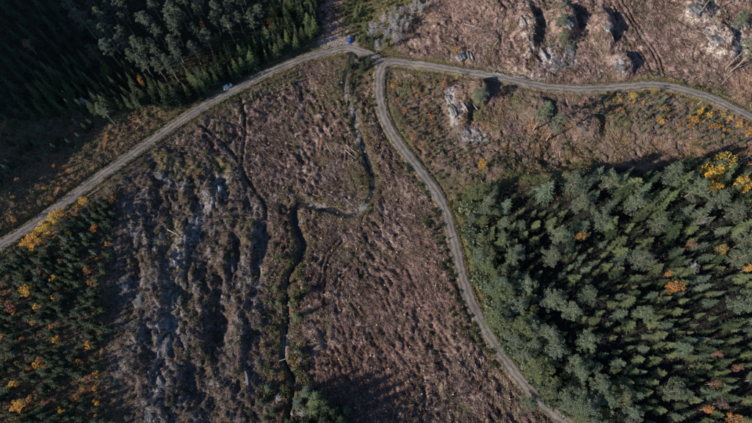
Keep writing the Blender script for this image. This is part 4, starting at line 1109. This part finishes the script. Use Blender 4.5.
OUTC = [mesh_data('outcrop', *rock_shape(740 + i, 4, 14, 0.55, 1.0, 0.26, (0.5, 0.9)), M_ROCK, smooth=False) for i in range(5)]
OUTG = [mesh_data('outcrop_grey', *rock_shape(760 + i, 4, 14, 0.5, 1.0, 0.28, (0.5, 0.9)), M_ROCKG, smooth=False) for i in range(5)]

def rock(name, me, u, v, sx, sy, sz_, rot, label, cat, group=None, sink=0.62):
    x, y, z = gp(u, v, 0)
    o = put(name, me, loc=(x, y, z + sz_ * 0.5 * (1 - 2 * sink)))
    o.scale = (sx, sy, sz_); o.rotation_euler = (q.normal(0, 0.08), q.normal(0, 0.08), rot)
    return tag(o, label, cat, group)

OUTCROPS = [
    (450, 99, 2.2, 5.5, 3.6, 0.30, OUTC, 'pale steep rock face below the upper road, upper part'),
    (453.5, 111, 2.0, 5.0, 3.2, 0.25, OUTC, 'pale steep rock face below the upper road, middle part'),
    (456, 121, 1.7, 4.0, 2.6, 0.2, OUTC, 'pale steep rock face below the upper road, lower part'),
    (463, 104, 0.9, 4.5, 1.8, 0.55, OUTC, 'thin pale rib of rock right of the steep rock face'),
    (474, 104, 0.9, 4.0, 2.2, 0.6, OUTC, 'thin pale rib of rock under the knoll pine'),
    (478, 140, 3.2, 1.8, 1.6, -0.3, OUTC, 'whitish low outcrop at the foot of the rock face slope'),
    (466, 131, 2.6, 1.2, 1.2, -0.7, OUTC, 'small whitish slab left of the low outcrop'),
    (524, 24, 1.3, 7.0, 2.2, 0.35, OUTC, 'long pale rib of bare rock on the upper slope'),
    (542, 52, 1.1, 4.2, 2.0, 0.3, OUTC, 'short pale rib of rock below the long one on the upper slope'),
    (528, 36, 0.9, 3.2, 1.4, 0.3, OUTC, 'pale rock sliver at the lower end of the long rib'),
    (560, 62, 4.0, 4.6, 3.0, 0.7, OUTG, 'grey cracked outcrop on the rocky spur above the road'),
    (570, 50, 3.2, 4.2, 3.2, 0.4, OUTG, 'dark grey outcrop on the right flank of the rocky spur'),
    (568, 22, 3.2, 5.0, 3.4, 0.2, OUTG, 'shadowed grey outcrop at the top of the rocky spur'),
    (620, 66, 3.4, 3.0, 3.2, 0.6, OUTG, 'grey outcrop above the road left of the machine tracks'),
    (608, 26, 2.6, 4.4, 2.0, 0.1, OUTC, 'brownish rock hump in the middle of the upper clearing'),
    (696, 8, 5.5, 4.2, 2.2, 0.4, OUTC, 'broad pale bedrock dome at the top right'),
    (718, 40, 5.5, 3.2, 1.6, -0.3, OUTC, 'pale bedrock slab in the middle of the upper right slope'),
    (733, 28, 4.2, 2.4, 1.6, 0.4, OUTC, 'pale bedrock slab under the upper right pine crown'),
    (745, 22, 2.4, 3.4, 1.6, 0.2, OUTC, 'whitish rock at the upper right picture edge'),
    (708, 32, 3.0, 2.2, 1.2, 0.1, OUTC, 'small pale slab left of the upper right bedrock'),
    (500, 74, 4.2, 1.2, 1.4, -0.1, OUTC, 'low rocky cutting on the upper side of the road'),
    (520, 77, 3.6, 1.1, 1.3, -0.15, OUTC, 'second rocky cutting right of the first above the road'),
    (534, 78, 2.4, 1.8, 1.6, 0.1, OUTC, 'pale rock at the road cutting under the rocky spur'),
    (583, 127, 2.2, 2.6, 1.6, 0.2, OUTG, 'grey rock on the mound below the upper road'),
    (219.5, 189, 1.7, 3.6, 4.2, 0.35, OUTQ, 'white quartz-bright rock on the western ridge top'),
    (207, 192, 2.0, 3.0, 1.8, 0.2, OUTC, 'dull pale rock left of the white bright rock'),
    (175, 262, 1.1, 2.2, 2.6, 0.2, OUTQ, 'pale rock crest on the western ridge with white spot'),
    (172, 305, 2.4, 5.5, 2.2, 0.15, OUTG, 'grey rock crest in the lower western ridges'),
    (166, 345, 2.6, 5.0, 2.0, 0.1, OUTG, 'grey rock crest below the middle of the western ridges'),
    (160, 385, 2.6, 5.0, 2.0, 0.1, OUTG, 'grey rock crest near the bottom of the western ridges'),
    (150, 415, 2.4, 4.0, 2.0, 0.1, OUTG, 'grey rock crest at the bottom edge left of the ridges'),
    (125, 283, 2.6, 4.0, 1.6, 0.2, OUTG, 'grey rock pavement right of the young plantation'),
    (140, 305, 3.0, 5.0, 1.6, 0.0, OUTG, 'wide grey rock pavement below the first one by the plantation'),
    (232, 262, 1.2, 5.0, 2.2, 0.0, OUTG, 'dark narrow rock wall left of the lower stream'),
    (196, 235, 2.0, 4.2, 1.8, 0.3, OUTG, 'grey rock hump in the upper western ridges'),
    (160, 175, 2.6, 2.6, 1.4, 0.4, OUTG, 'grey rock hump near the left road on the ridges'),
    (180, 300, 1.2, 2.6, 1.4, 0.2, OUTG, 'small grey crest right of the lower ridge crest'),
    (246, 380, 1.4, 6.0, 1.4, 0.15, OUTC, 'long pale rock edge left of the bottom spruce clump'),
]
for i, (u, v, a, b, c, r_, fam, lab) in enumerate(OUTCROPS):
    rock('rock_outcrop', fam[i % 5], u, v, a, b, c, r_ + q.normal(0, 0.1), lab, 'rock', 'bare rock outcrops')
# the large split boulder by the upper road: a pale block, then slabs split off its right side
x, y, z = gp(465, 58.5)
e = bpy.data.objects.new('split_boulder', None); ROOT.objects.link(e); e.location = (x, y, z)
tag(e, 'large split boulder with dark striped right side above the upper road', 'boulder')
for k, (dx, dy, sx, sy, sz_, me) in enumerate([(-1.6, -0.2, 2.6, 2.0, 1.8, OUTC[1]), (1.0, 0.4, 0.55, 2.3, 2.0, OUTG[2]), (2.0, 0.3, 0.5, 2.2, 1.9, OUTC[3]), (2.9, 0.1, 0.6, 2.0, 1.7, OUTG[0])]):
    o = put('block' if k == 0 else 'slab', me, e, (dx * 1.25, dy, sz_ * 0.6)); o.scale = (sx * 1.25, sy * 1.35, sz_ * 1.5); o.rotation_euler = (0, 0.12, 0.25)
BL = [(452, 60, 1.3, 'pale boulder left of the large split boulder'), (447, 58, 0.9, 'small pale boulder left of the split boulder, farther one'), (359, 33, 0.9, 'small white stone behind the blue car'), (168, 262, 0.7, 'small white stone on the ridge crest'),
      (480, 60, 0.9, 'boulder right of the large split boulder'), (490, 373, 0.8, 'stone at the tractor track end by the middle road'), (493, 366, 0.7, 'stone at the road edge above the tractor track'), (548, 74, 1.2, 'boulder at the road cutting under the spur'),
      (690, 30, 1.0, 'boulder left of the upper right slabs'), (672, 52, 0.8, 'lone stone in the middle of the upper right clearing'), (600, 76, 0.9, 'stone above the road left of the grey outcrop'), (741, 66, 1.2, 'boulder at the foot of the seed pines'), (585, 122, 1.1, 'boulder on the mound below the upper road')]
for i, (u, v, s, lab) in enumerate(BL):
    rock('boulder', BOULD[i % 6], u, v, s, s * 0.85, s * 0.8, q.uniform(0, 6), lab, 'boulder', 'single boulders')
RP = [(120, 270), (135, 200), (190, 150), (225, 165), (250, 215), (265, 300), (262, 420), (140, 420), (118, 340)]
for i, (u, v, x, y, z, h) in enumerate(scatter(RP, 210, 0.5, 2.2, q, [], 30)):
    s = float(q.gamma(2, 0.16) + 0.25)
    o = put('ridge_rock', BOULDG[i % 6], loc=(x, y, z - 0.15 * s)); o.scale = (s * q.uniform(0.8, 1.3), s * q.uniform(0.8, 1.8), s * 0.7); o.rotation_euler = (0, 0, q.uniform(-0.4, 0.6))
    tag(o, 'weathered grey rock lying on the western ridges', 'rock', 'loose rocks on the ridges')
NP = [(440, 50), (520, 0), (560, 70), (600, 50), (650, 70), (690, 60), (680, 0), (752, 0), (752, 95), (700, 80), (640, 76), (540, 80), (480, 66)]
for i, (u, v, x, y, z, h) in enumerate(scatter(NP, 90, 0.5, 2.5, q, [], 30)):
    s = float(q.gamma(3, 0.12) + 0.2)
    o = put('slope_rock', BOULD[i % 6], loc=(x, y, z + 0.1 * s)); o.scale = (s * q.uniform(0.8, 1.3), s, s * 0.7); o.rotation_euler = (0, 0, q.uniform(0, 6))
    tag(o, 'small pale rock strewn on the slope above the right road', 'rock', 'loose rocks on the upper slope')

for k in range(6, len(sp) - 4):
    if q.uniform() < 0.55:
        s = float(q.gamma(3, 0.1) + 0.2); x, y = sp[k] + q.normal(0, 1.1, 2)
        o = put('stream_stone', BOULD[k % 6], loc=(x, y, max(float(zs(x, y)), sz[k] - 0.4) + 0.1 * s)); o.scale = (s, s * q.uniform(0.7, 1.2), s * 0.7); o.rotation_euler = (0, 0, q.uniform(0, 6))
        tag(o, 'pale stone lying in the stream bed', 'stone', 'stones in the stream')

# ------------------------------------------------------------------ logs and stumps
LOGV = bent_trunk(1.0, 0.5, 0.32, (0.03, 0.02), 5, 8, 801)
def log(u0, v0, u1, v1, r, label, mat=M_DEAD):
    a = np.array(gp(u0, v0)); b = np.array(gp(u1, v1))
    d = b - a; L = np.linalg.norm(d)
    v, f, _ = LOGV
    v = v.copy(); v[:, 2] = np.clip(v[:, 2], 0, 2); v = v * [2 * r, 2 * r, L]
    v2, f2 = prism([0, 0, 0.02], [0, 0, 0.0], r * 0.9, r * 1.02, 8)
    me = mesh_data('fallen_log', v, f, mat, smooth=True)
    o = put('fallen_log', me, loc=(a[0], a[1], a[2] + r * 1.2))
    o.rotation_euler = Vector(d).to_track_quat('Z', 'Y').to_euler()
    tag(o, label, 'log', 'fallen logs')
    br = [prism([0, 0, L * t], [math.cos(t * 40) * 0.9, math.sin(t * 40) * 0.9, L * t + 0.5], 0.04, 0.015, 4) for t in (0.45, 0.6, 0.72, 0.83, 0.9)]
    for vv, ff in br: put('branch_stub', mesh_data('branch_stub', vv, ff, mat), o)
    return o
log(167.5, 229.5, 180.5, 236.5, 0.16, 'pale fallen log on the upper western ridges')
log(101, 113, 116, 126, 0.16, 'grey fallen trunk under the pale-crowned pine on the left')
log(346, 145, 357, 154, 0.13, 'grey log beside the gravel bank of the stream')
log(345, 150, 357, 160, 0.13, 'second grey log beside the gravel bank of the stream, lower one')
log(263, 277, 274, 277, 0.12, 'thin pale log left of the lower stream')
log(279, 361, 289, 358, 0.16, 'pale log lying across the lower stream')
log(697, 105, 706, 98, 0.16, 'pale log below the right road beside the verge')
log(722, 84, 733, 72, 0.12, 'thin pale log under the seed pines')
log(464, 24, 476, 27, 0.14, 'pale log on the brown upper slope left')
log(472, 21, 482, 30, 0.12, 'thin pale log crossing the brown upper slope')
log(548, 300, 562, 288, 0.10, 'grey log in shade of the forest near the roadside pines')
log(408, 312, 424, 290, 0.10, 'thin pale log in the right half of the clearing')
log(151, 381, 148, 371, 0.14, 'pale bent log on the lower western ridges')
log(696, 24, 706, 14, 0.13, 'pale log on the bedrock dome at the top right')
log(585, 22, 600, 35, 0.12, 'log on the hump of the upper clearing')
log(88, 196, 101, 188, 0.14, 'pale log at the lower verge of the left road')
log(327, 146, 333, 156, 0.10, 'thin log in the upper clearing')
log(352, 205, 344, 198, 0.10, 'grey dead branch by the gravel bar')

st_v, st_f, _ = bent_trunk(0.45, 0.27, 0.22, (0.02, 0.01), 2, 9, 811)
ST_SIDE = mesh_data('stump_side', st_v, st_f, M_BARK, smooth=True)
pv, pf = prism([0.02, 0.01, 0.44], [0.02, 0.01, 0.475], 0.225, 0.21, 9)
ST_TOP = mesh_data('stump_top', pv, pf, M_CUT)
CL = [(255, 105), (300, 76), (345, 95), (360, 130), (365, 180), (385, 120), (425, 190), (445, 240), (462, 300), (500, 372), (530, 420), (320, 420), (305, 300), (300, 250), (280, 195), (250, 160)]
for i, (u, v, x, y, z, h) in enumerate(scatter(CL, 150, 0.4, 3.4, q, [], 30)):
    s = q.uniform(0.8, 1.5)
    e = bpy.data.objects.new('tree_stump', None); ROOT.objects.link(e); e.location = (x, y, z - 0.02); e.scale = (s, s, s * q.uniform(0.7, 1.2)); e.rotation_euler = (0, 0, q.uniform(0, 6))
    put('bark', ST_SIDE, e); put('cut_face', ST_TOP, e)
    tag(e, 'pale cut tree stump in the brown clearing between the roads', 'stump', 'stumps in the clearing')
for i, (u, v, x, y, z, h) in enumerate(scatter(NP, 80, 0.4, 3.4, q, [], 30)):
    s = q.uniform(0.8, 1.5)
    e = bpy.data.objects.new('tree_stump', None); ROOT.objects.link(e); e.location = (x, y, z - 0.02); e.scale = (s, s, s); e.rotation_euler = (0, 0, q.uniform(0, 6))
    put('bark', ST_SIDE, e); put('cut_face', ST_TOP, e)
    tag(e, 'pale cut tree stump on the felled slope above the right road', 'stump', 'stumps on the upper slope')

# ------------------------------------------------------------------ parked cars
M_GLASS = simple_mat('car_glass', (0.015, 0.018, 0.022), rough=0.08, spec=0.6)
M_TYRE = simple_mat('tyre_rubber', (0.02, 0.02, 0.02), rough=0.9)
M_RIM = simple_mat('alloy_rim', (0.5, 0.5, 0.52), rough=0.35, metal=0.9)
M_HEAD = simple_mat('headlight_glass', (0.75, 0.78, 0.8), rough=0.1, spec=0.6)
M_TAIL = simple_mat('tail_light_red', (0.35, 0.015, 0.015), rough=0.25)
M_PLAS = simple_mat('black_plastic', (0.03, 0.03, 0.032), rough=0.7)
def loft(st, ringn):
    """st: list of (x, [(y, z) half ring from bottom to top]) mirrored into a closed skin"""
    Vv = []; F_ = []
    for x, hr in st:
        rr = [(x, y_, z_) for y_, z_ in hr] + [(x, -y_, z_) for y_, z_ in hr[::-1]]
        Vv += rr
    m = len(st[0][1]) * 2
    for k in range(len(st) - 1):
        for i in range(m):
            a, b = k * m + i, k * m + (i + 1) % m
            F_.append([a, b, b + m, a + m])
    Vv.append((st[0][0], 0, np.mean([p[1] for p in st[0][1]]))); Vv.append((st[-1][0], 0, np.mean([p[1] for p in st[-1][1]])))
    c0, c1 = len(Vv) - 2, len(Vv) - 1; k = (len(st) - 1) * m
    T = [[c0, (i + 1) % m, i] for i in range(m)] + [[c1, k + i, k + (i + 1) % m] for i in range(m)]
    return np.array(Vv), [np.array(F_), np.array(T)]
def quad(pts): return np.array(pts, float), np.array([[0, 1, 2, 3]])
def car(u, v, heading, paint, label, estate):
    x, y, z = gp(u, v, 0.6)
    e = bpy.data.objects.new('parked_car', None); ROOT.objects.link(e); e.location = (x, y, z + 0.02); e.rotation_euler = (0, 0, heading)
    tag(e, label, 'car', 'parked cars')
    def sec(w, zb, zt): return [(w * 0.86, zb), (w, zb + 0.16), (w, zb + 0.3), (w * 0.985, (zb + zt) / 2 + 0.12), (w * 0.93, zt - 0.05), (w * 0.82, zt)]
    L = 2.25
    st = [(-L, sec(0.74, 0.36, 0.82)), (-L + 0.12, sec(0.86, 0.28, 0.93)), (-1.6, sec(0.9, 0.24, 0.96)), (-0.6, sec(0.91, 0.22, 0.96)), (0.6, sec(0.91, 0.22, 0.95)), (1.3, sec(0.9, 0.24, 0.9)), (L - 0.25, sec(0.84, 0.28, 0.78)), (L, sec(0.68, 0.36, 0.66))]
    b = put('body', mesh_data('car_body', *loft(st, 6), paint, smooth=True), e)
    r0, r1 = (-1.95, -2.2) if estate else (-1.25, -1.85)
    def cab(x0, w0, z0): return [(w0 * 0.99, 0.90), (w0 * 0.97, z0 - 0.16), (w0 * 0.86, z0 - 0.03), (w0 * 0.6, z0)]
    st2 = [(r1, [(0.80, 0.90), (0.795, 0.92), (0.79, 0.935), (0.6, 0.95)]), (r0, cab(r0, 0.80, 1.43)), (-0.4, cab(0, 0.83, 1.49)), (0.25, cab(0, 0.81, 1.46)), (1.1, [(0.80, 0.90), (0.795, 0.92), (0.79, 0.935), (0.6, 0.95)])]
    put('cabin', mesh_data('car_cabin', *loft(st2, 4), paint, smooth=True), e)
    put('windscreen', mesh_data('windscreen', *quad([(1.06, 0.68, 0.985), (1.06, -0.68, 0.985), (0.33, -0.6, 1.452), (0.33, 0.6, 1.452)]), M_GLASS), e)
    put('rear_window', mesh_data('rear_window', *quad([(r1 + (r0 - r1) * 0.12 - 0.012, -0.66, 1.01), (r1 + (r0 - r1) * 0.12 - 0.012, 0.66, 1.01), (r0 - 0.03, 0.58, 1.41), (r0 - 0.03, -0.58, 1.41)]), M_GLASS), e)
    for s in (-1, 1):
        for (a, b_, c, d) in ((0.72, -0.28, 0.22, -0.28), (-0.36, r0 + 0.15, -0.36, r0 + 0.28)):
            pts = [(a, s * 0.828, 0.96), (b_, s * 0.828, 0.96), (d, s * 0.765, 1.40), (c, s * 0.765, 1.40)]
            put('side_window', mesh_data('side_window', *quad(pts if s < 0 else pts[::-1]), M_GLASS), e)
        pv_, pf_ = prism([0.62, s * 0.86, 1.0], [0.62, s * 1.06, 1.03], 0.07, 0.09, 6)
        put('mirror', mesh_data('mirror', pv_, pf_, M_PLAS), e)
        pv_, pf_ = prism([L - 0.16, s * 0.52, 0.66], [L - 0.03, s * 0.50, 0.64], 0.13, 0.09, 8)
        put('headlight', mesh_data('headlight', pv_, pf_, M_HEAD), e)
        pv_, pf_ = prism([-L + 0.12, s * 0.66, 0.82], [-L - 0.015, s * 0.62, 0.8], 0.12, 0.09, 6)
        put('tail_light', mesh_data('tail_light', pv_, pf_, M_TAIL), e)
        for wx in (1.38, -1.35):
            pv_, pf_ = prism([wx, s * 0.70, 0.32], [wx, s * 0.925, 0.32], 0.32, 0.31, 16)
            w = put('wheel', mesh_data('tyre', pv_, pf_, M_TYRE), e)
            pv_, pf_ = prism([wx, s * 0.90, 0.32], [wx, s * 0.935, 0.32], 0.21, 0.19, 10)
            put('rim', mesh_data('rim', pv_, pf_, M_RIM), w)
    pv_, pf_ = prism([-L - 0.01, 0, 0.55], [-L - 0.04, 0, 0.55], 0.2, 0.2, 4); put('rear_bumper_plate', mesh_data('bumper_plate', pv_, pf_, M_PLAS), e)
    return e
M_BLUE = simple_mat('blue_car_paint', (0.035, 0.13, 0.42), rough=0.3, spec=0.5, coat=0.6)
M_WHITE = simple_mat('white_car_paint', (0.72, 0.74, 0.78), rough=0.3, spec=0.5, coat=0.6)
car(350, 40, R(58), M_BLUE, 'blue car parked at the end of the lay-by near the fork', False)
car(227.5, 86.5, R(32), M_WHITE, 'white estate car parked on the left road verge under dark spruces', True)

# ------------------------------------------------------------------ which one of the repeats: place each by its nearest landmark
MARKS = [(32, 241, 'broad golden roadside birch'), (54, 219, 'bright yellow roadside birches'), (83, 201, 'yellow birch high on the left road'), (94, 228, 'orange birch at the plantation edge'), (69, 234, 'lone small yellow plantation birch'),
  (27, 290, 'wide golden birch near the left edge'), (10, 306, 'rust birch at the far left edge'), (54, 278, 'yellow birch in the plantation middle'), (87, 271, 'orange birch by the plantation clearing edge'), (56, 339, 'golden birch low in the plantation'),
  (89, 345, 'golden birch beside the dark hollow'), (19, 406, 'large golden bottom left birch'), (40, 359, 'orange birch low on the left'), (711, 176, 'brightest yellow birch on the right'), (742, 186, 'narrow yellow birch at the right edge'),
  (748, 156, 'rust tree at the right edge'), (482, 165, 'lone golden birch at the forest tip'), (580, 236, 'thin orange yellow forest birch'), (673, 287, 'orange birch in the forest centre'), (720, 251, 'dull yellow birch amid large spruces'),
  (689, 246, 'rust birch in forest shade'), (650, 257, 'brown nearly bare forest birch'), (748, 269, 'golden birch cut by the right edge'), (716, 354, 'rust brown lower forest birch'), (713, 384, 'rust birch in the right corner'),
  (708, 410, 'orange brown birch at the bottom'), (733, 418, 'bright orange bottom right birch'), (736, 368, 'small rust birch by the right edge'), (405, 111, 'orange birch at the road bend'), (413, 137, 'tan orange birch below the bend'),
  (432, 118, 'little orange birch left of the rock face'), (393, 86, 'golden birch at the fork'), (457, 77, 'slim yellow birch above the rock face'), (633, 96, 'bright yellow birch under the upper road'), (700, 111, 'bright yellow birch under the right road'),
  (724, 114, 'pale yellow birch near the right road end'), (661, 121, 'golden birch in the scrub'), (749, 133, 'golden birch at the right edge'), (270, 25, 'slim golden birch in dark spruces'), (204, 28, 'slim orange birch beside tall pines'),
  (141, 82, 'small orange birch low in the forest'), (29, 46, 'dull orange birch in the dark corner'), (228, 87, 'white parked car'), (350, 40, 'blue parked car'), (482, 92, 'broad pine on the rocky knoll'), (546, 108, 'tall bare-trunked pine pair'),
  (563, 25, 'rocky spur at the top'), (734, 66, 'three seed pines'), (100, 108, 'lone pine below the upper left forest'), (466, 57, 'large split boulder'), (453, 108, 'pale steep rock face'), (478, 140, 'whitish low outcrop'), (524, 28, 'long pale rock rib'),
  (620, 66, 'grey outcrop by the machine tracks'), (606, 28, 'brownish rock hump'), (696, 8, 'broad pale bedrock dome'), (718, 40, 'pale bedrock slabs'), (219, 189, 'white bright ridge rock'), (175, 262, 'pale ridge crest with white spot'),
  (172, 305, 'grey crest of the lower ridges'), (160, 385, 'grey crest near the ridge bottom'), (125, 283, 'grey rock pavement by the plantation'), (232, 262, 'dark narrow rock wall'), (196, 235, 'grey hump of the upper ridges'), (160, 175, 'grey hump near the left road'),
  (174, 233, 'pale log on the ridges'), (357, 208, 'gravel bar in the stream bend'), (300, 225, 'stream loop'), (285, 360, 'pale log across the lower stream'), (279, 398, 'leafless pale bottom birch'), (530, 403, 'round pine left of the road'),
  (450, 239, 'upper small spruce shading the road'), (458, 275, 'lower small spruce shading the road'), (492, 370, 'tractor track end at the road'), (416, 300, 'thin pale log in the clearing'), (330, 150, 'thin log in the upper clearing'),
  (243, 130, 'dark ditch below the left road'), (380, 62, 'road fork'), (548, 74, 'boulder at the road cutting'), (590, 128, 'mound below the upper road'), (395, 25, 'bare grey grove'), (505, 352, 'outside of the road bend'), (560, 400, 'road at the bottom edge'),
  (490, 235, 'straight stretch of the middle road'), (110, 30, 'left end of the tall pines'), (160, 45, 'gap between the upper left pines'), (250, 12, 'right end of the tall pines'), (610, 380, 'bottom edge forest hollow'), (640, 330, 'lower forest middle'),
  (600, 285, 'dark forest glade'), (545, 195, 'shaded glade behind the forest tip'), (630, 180, 'shaded upper forest edge'), (360, 330, 'middle of the lower clearing'), (430, 395, 'bottom of the clearing'), (300, 120, 'middle of the upper clearing'), (215, 330, 'dark ridge hollow')]
ORD = ['nearest', 'second', 'third', 'fourth', 'fifth', 'sixth', 'seventh', 'eighth', 'ninth']
NOUN = {'spruce_tree': 'spruce', 'young_spruce': 'young spruce', 'pine_tree': 'pine', 'young_birch': 'small autumn birch', 'shrub': 'low shrub', 'bare_birch': 'leafless grey birch', 'ridge_rock': 'weathered grey rock', 'slope_rock': 'small pale rock', 'tree_stump': 'pale cut stump', 'stream_stone': 'stream bed stone'}
seen = {}
for o in list(ROOT.objects):
    if o.parent is None and 'label' in o: seen.setdefault((o.name.split('.')[0], o['label']), []).append(o)
bins = {}
MU = np.array([m[:2] for m in MARKS], float)
for (kind_, lab), obs in seen.items():
    if len(obs) < 2 or kind_ not in NOUN: continue
    for o in obs:
        l_ = o.location; u, v = project(l_.x, l_.y, l_.z + 1.0)
        d = np.hypot(MU[:, 0] - u, MU[:, 1] - v); k = int(np.argmin(d))
        du, dv = u - MU[k, 0], v - MU[k, 1]
        w = ('right of' if du > 0 else 'left of') if abs(du) > abs(dv) else ('below' if dv > 0 else 'above')
        bins.setdefault((kind_, k, w), []).append((float(d[k]), o))
for (kind_, k, w), L_ in bins.items():
    L_.sort(key=lambda t: t[0])
    for n_, (d, o) in enumerate(L_):
        art = '' if MARKS[k][2].startswith('three') else 'the '
        if len(L_) == 1: o['label'] = '%s standing %s %s%s' % (NOUN[kind_], w, art, MARKS[k][2])
        elif n_ < len(ORD): o['label'] = '%s %s %s %s%s' % (ORD[n_], NOUN[kind_], w, art, MARKS[k][2])
        else: o['label'] = 'farther %s some way %s %s%s' % (NOUN[kind_], w, art, MARKS[k][2]); o['group'] = 'farther %s %s %s' % (NOUN[kind_], w, MARKS[k][2])
        if kind_.endswith('rock') or kind_.endswith('stone') or kind_ == 'tree_stump': o['label'] = o['label'].replace('standing', 'left' if 'stump' in kind_ else 'lying')

# ------------------------------------------------------------------ ground litter that nobody could count
def sticks(n, dens, L, rad, cols, seed, ang=None, lift=0.12):
    qq = np.random.default_rng(seed)
    u = qq.uniform(-8, 760, n * 6); v = qq.uniform(-8, 431, n * 6)
    x, y, z = at_many(u, v)
    i = np.clip(np.searchsorted(xs, x), 0, nx - 1); j = np.clip(np.searchsorted(ys, y), 0, ny - 1)
    k = (qq.uniform(0, 1, len(x)) < dens[j, i]) & (Droad[j, i] > 0.5) & (Ds[j, i] > 2.0)
    x, y, z = x[k][:n], y[k][:n], z[k][:n]; n = len(x)
    a = qq.uniform(0, math.pi * 2, n) if ang is None else ang(x, y) + qq.normal(0, 0.5, n)
    ln = L[0] + (L[1] - L[0]) * qq.uniform(0, 1, n) ** 2
    r_ = qq.uniform(rad[0], rad[1], n)
    dx, dy = np.cos(a) * ln / 2, np.sin(a) * ln / 2
    h = qq.uniform(0.02, lift * 2, n); tz = qq.normal(0, 0.1, n) * ln
    p0 = np.column_stack([x - dx, y - dy, np.maximum(zs(x - dx, y - dy), z - 0.2) + h - tz / 4]); p1 = np.column_stack([x + dx, y + dy, np.maximum(zs(x + dx, y + dy), z - 0.2) + h + tz / 2])
    s = np.column_stack([-np.sin(a), np.cos(a), np.zeros(n)]); up = np.array([0, 0, 1.0])
    tri = [(-0.87, -0.5), (0.87, -0.5), (0, 1)]
    Vv = np.stack([p0 + (s * c[0] + up * c[1]) * r_[:, None] for c in tri] + [p1 + (s * c[0] + up * c[1]) * (r_ * 0.5)[:, None] for c in tri], 1).reshape(-1, 3)
    b = np.arange(n)[:, None] * 6
    F_ = np.concatenate([b + np.array(t) for t in ([1, 2, 5, 4], [2, 0, 3, 5])])
    C_ = np.asarray(cols)[qq.integers(0, len(cols), n)] * qq.uniform(0.7, 1.3, n)[:, None]
    return Vv, F_, np.repeat(C_, 6, 0)

def tuft_field(n, dens, size, cols, seed, blades=4):
    qq = np.random.default_rng(seed)
    u = qq.uniform(-8, 760, n * 6); v = qq.uniform(-8, 431, n * 6)
    x, y, z = at_many(u, v)
    i = np.clip(np.searchsorted(xs, x), 0, nx - 1); j = np.clip(np.searchsorted(ys, y), 0, ny - 1)
    k = (qq.uniform(0, 1, len(x)) < dens[j, i]) & (Droad[j, i] > -0.2) & (Ds[j, i] > 1.8)
    x, y, z = x[k][:n], y[k][:n], z[k][:n]; n = len(x)
    s = size[0] + (size[1] - size[0]) * qq.uniform(0, 1, n) ** 1.6
    C_ = np.asarray(cols)[qq.integers(0, len(cols), n)] * qq.uniform(0.7, 1.3, n)[:, None]
    Vs = []
    for b in range(blades):
        a = qq.uniform(0, 6.28, n); el = qq.uniform(0.3, 1.2, n)
        d = np.column_stack([np.cos(a) * np.cos(el), np.sin(a) * np.cos(el), np.sin(el)]); sd = np.column_stack([-np.sin(a), np.cos(a), 0 * a])
        p = np.column_stack([x, y, z - 0.03])
        Vs.append(np.stack([p - sd * (0.22 * s)[:, None], p + sd * (0.22 * s)[:, None], p + d * s[:, None]], 1))
    Vv = np.stack(Vs, 1).reshape(-1, 3)
    F_ = np.arange(len(Vv)).reshape(-1, 3)
    return Vv, F_, np.repeat(C_, 3 * blades, 0)

swd = sstep(0.42, 0.62, sw + 0.5)
angf = lambda x, y: 2.1 + 1.6 * (fbm(x / 22, y / 22, 3, 901) - 0.5) * 2
D1 = (mk['cut'] * (0.25 + 0.75 * swd) + 0.5 * mk['ncut'] + 0.3 * mk['nslope'] + 0.3 * mk['smix']) * (Dr > 0.8)
Vv, F_, Cc = sticks(80000, np.clip(D1, 0, 1), (0.4, 2.4), (0.035, 0.095), [lin(136, 114, 104), lin(106, 80, 74), lin(168, 148, 136), lin(74, 55, 50), lin(118, 96, 90)], 910, angf)
tag(put('logging_slash', mesh_data('logging_slash', Vv, F_, M_STUFF, col=Cc), kind='stuff'), 'felled branches and twigs littering the brown clearings', 'slash')
D2 = mk['ridge'] * (0.35 + 0.65 * sstep(0.4, 0.6, A1))
Vv, F_, Cc = sticks(15000, np.clip(D2, 0, 1), (0.5, 2.4), (0.03, 0.09), [lin(136, 132, 130), lin(100, 92, 88), lin(158, 152, 150), lin(80, 68, 60)], 920)
tag(put('ridge_slash', mesh_data('ridge_slash', Vv, F_, M_STUFF, col=Cc), kind='stuff'), 'grey dead branches strewn over the western ridges', 'slash')
verge = (1 - sstep(1.0, 3.6, Droad)) * sstep(-0.6, 0.3, Droad)
bank = (1 - sstep(2.5, 6.5, Ds)) * 0.8
D3 = np.clip(0.75 * verge + bank + mk['smix'] * sstep(0.45, 0.6, A1) + 0.7 * ms + mk['nscrub'] * 0.8 + mk['young'] * 0.45 + 0.6 * me_ + 0.15 * mk['cut'] * sstep(0.45, 0.6, A3) + 0.25 * mk['ridge'] * sstep(0.5, 0.6, A3), 0, 1)
Vv, F_, Cc = tuft_field(42000, D3, (0.3, 0.85), [lin(136, 116, 82), lin(100, 100, 62), lin(122, 98, 70), lin(82, 90, 52), lin(138, 104, 72)], 930)
tag(put('rough_grass', mesh_data('rough_grass', Vv, F_, M_STUFF, col=Cc), kind='stuff'), 'dry and green grass tufts on verges, banks and heath', 'grass')
D4 = np.clip(mk['cut'] * (0.25 + 0.6 * sstep(0.5, 0.62, A1)) + mk['ncut'] * 0.35 + mk['ridge'] * 0.6 + mk['rfor'] * 0.3 + mk['nw'] * 0.3, 0, 1)
Vv, F_, Cc = tuft_field(60000, D4, (0.25, 0.75), [lin(104, 84, 70), lin(84, 76, 54), lin(120, 92, 84), lin(72, 54, 48), lin(58, 44, 40)], 940)
tag(put('heather_cover', mesh_data('heather_cover', Vv, F_, M_STUFF, col=Cc), kind='stuff'), 'low brown and olive heather growing over felled ground', 'heather')
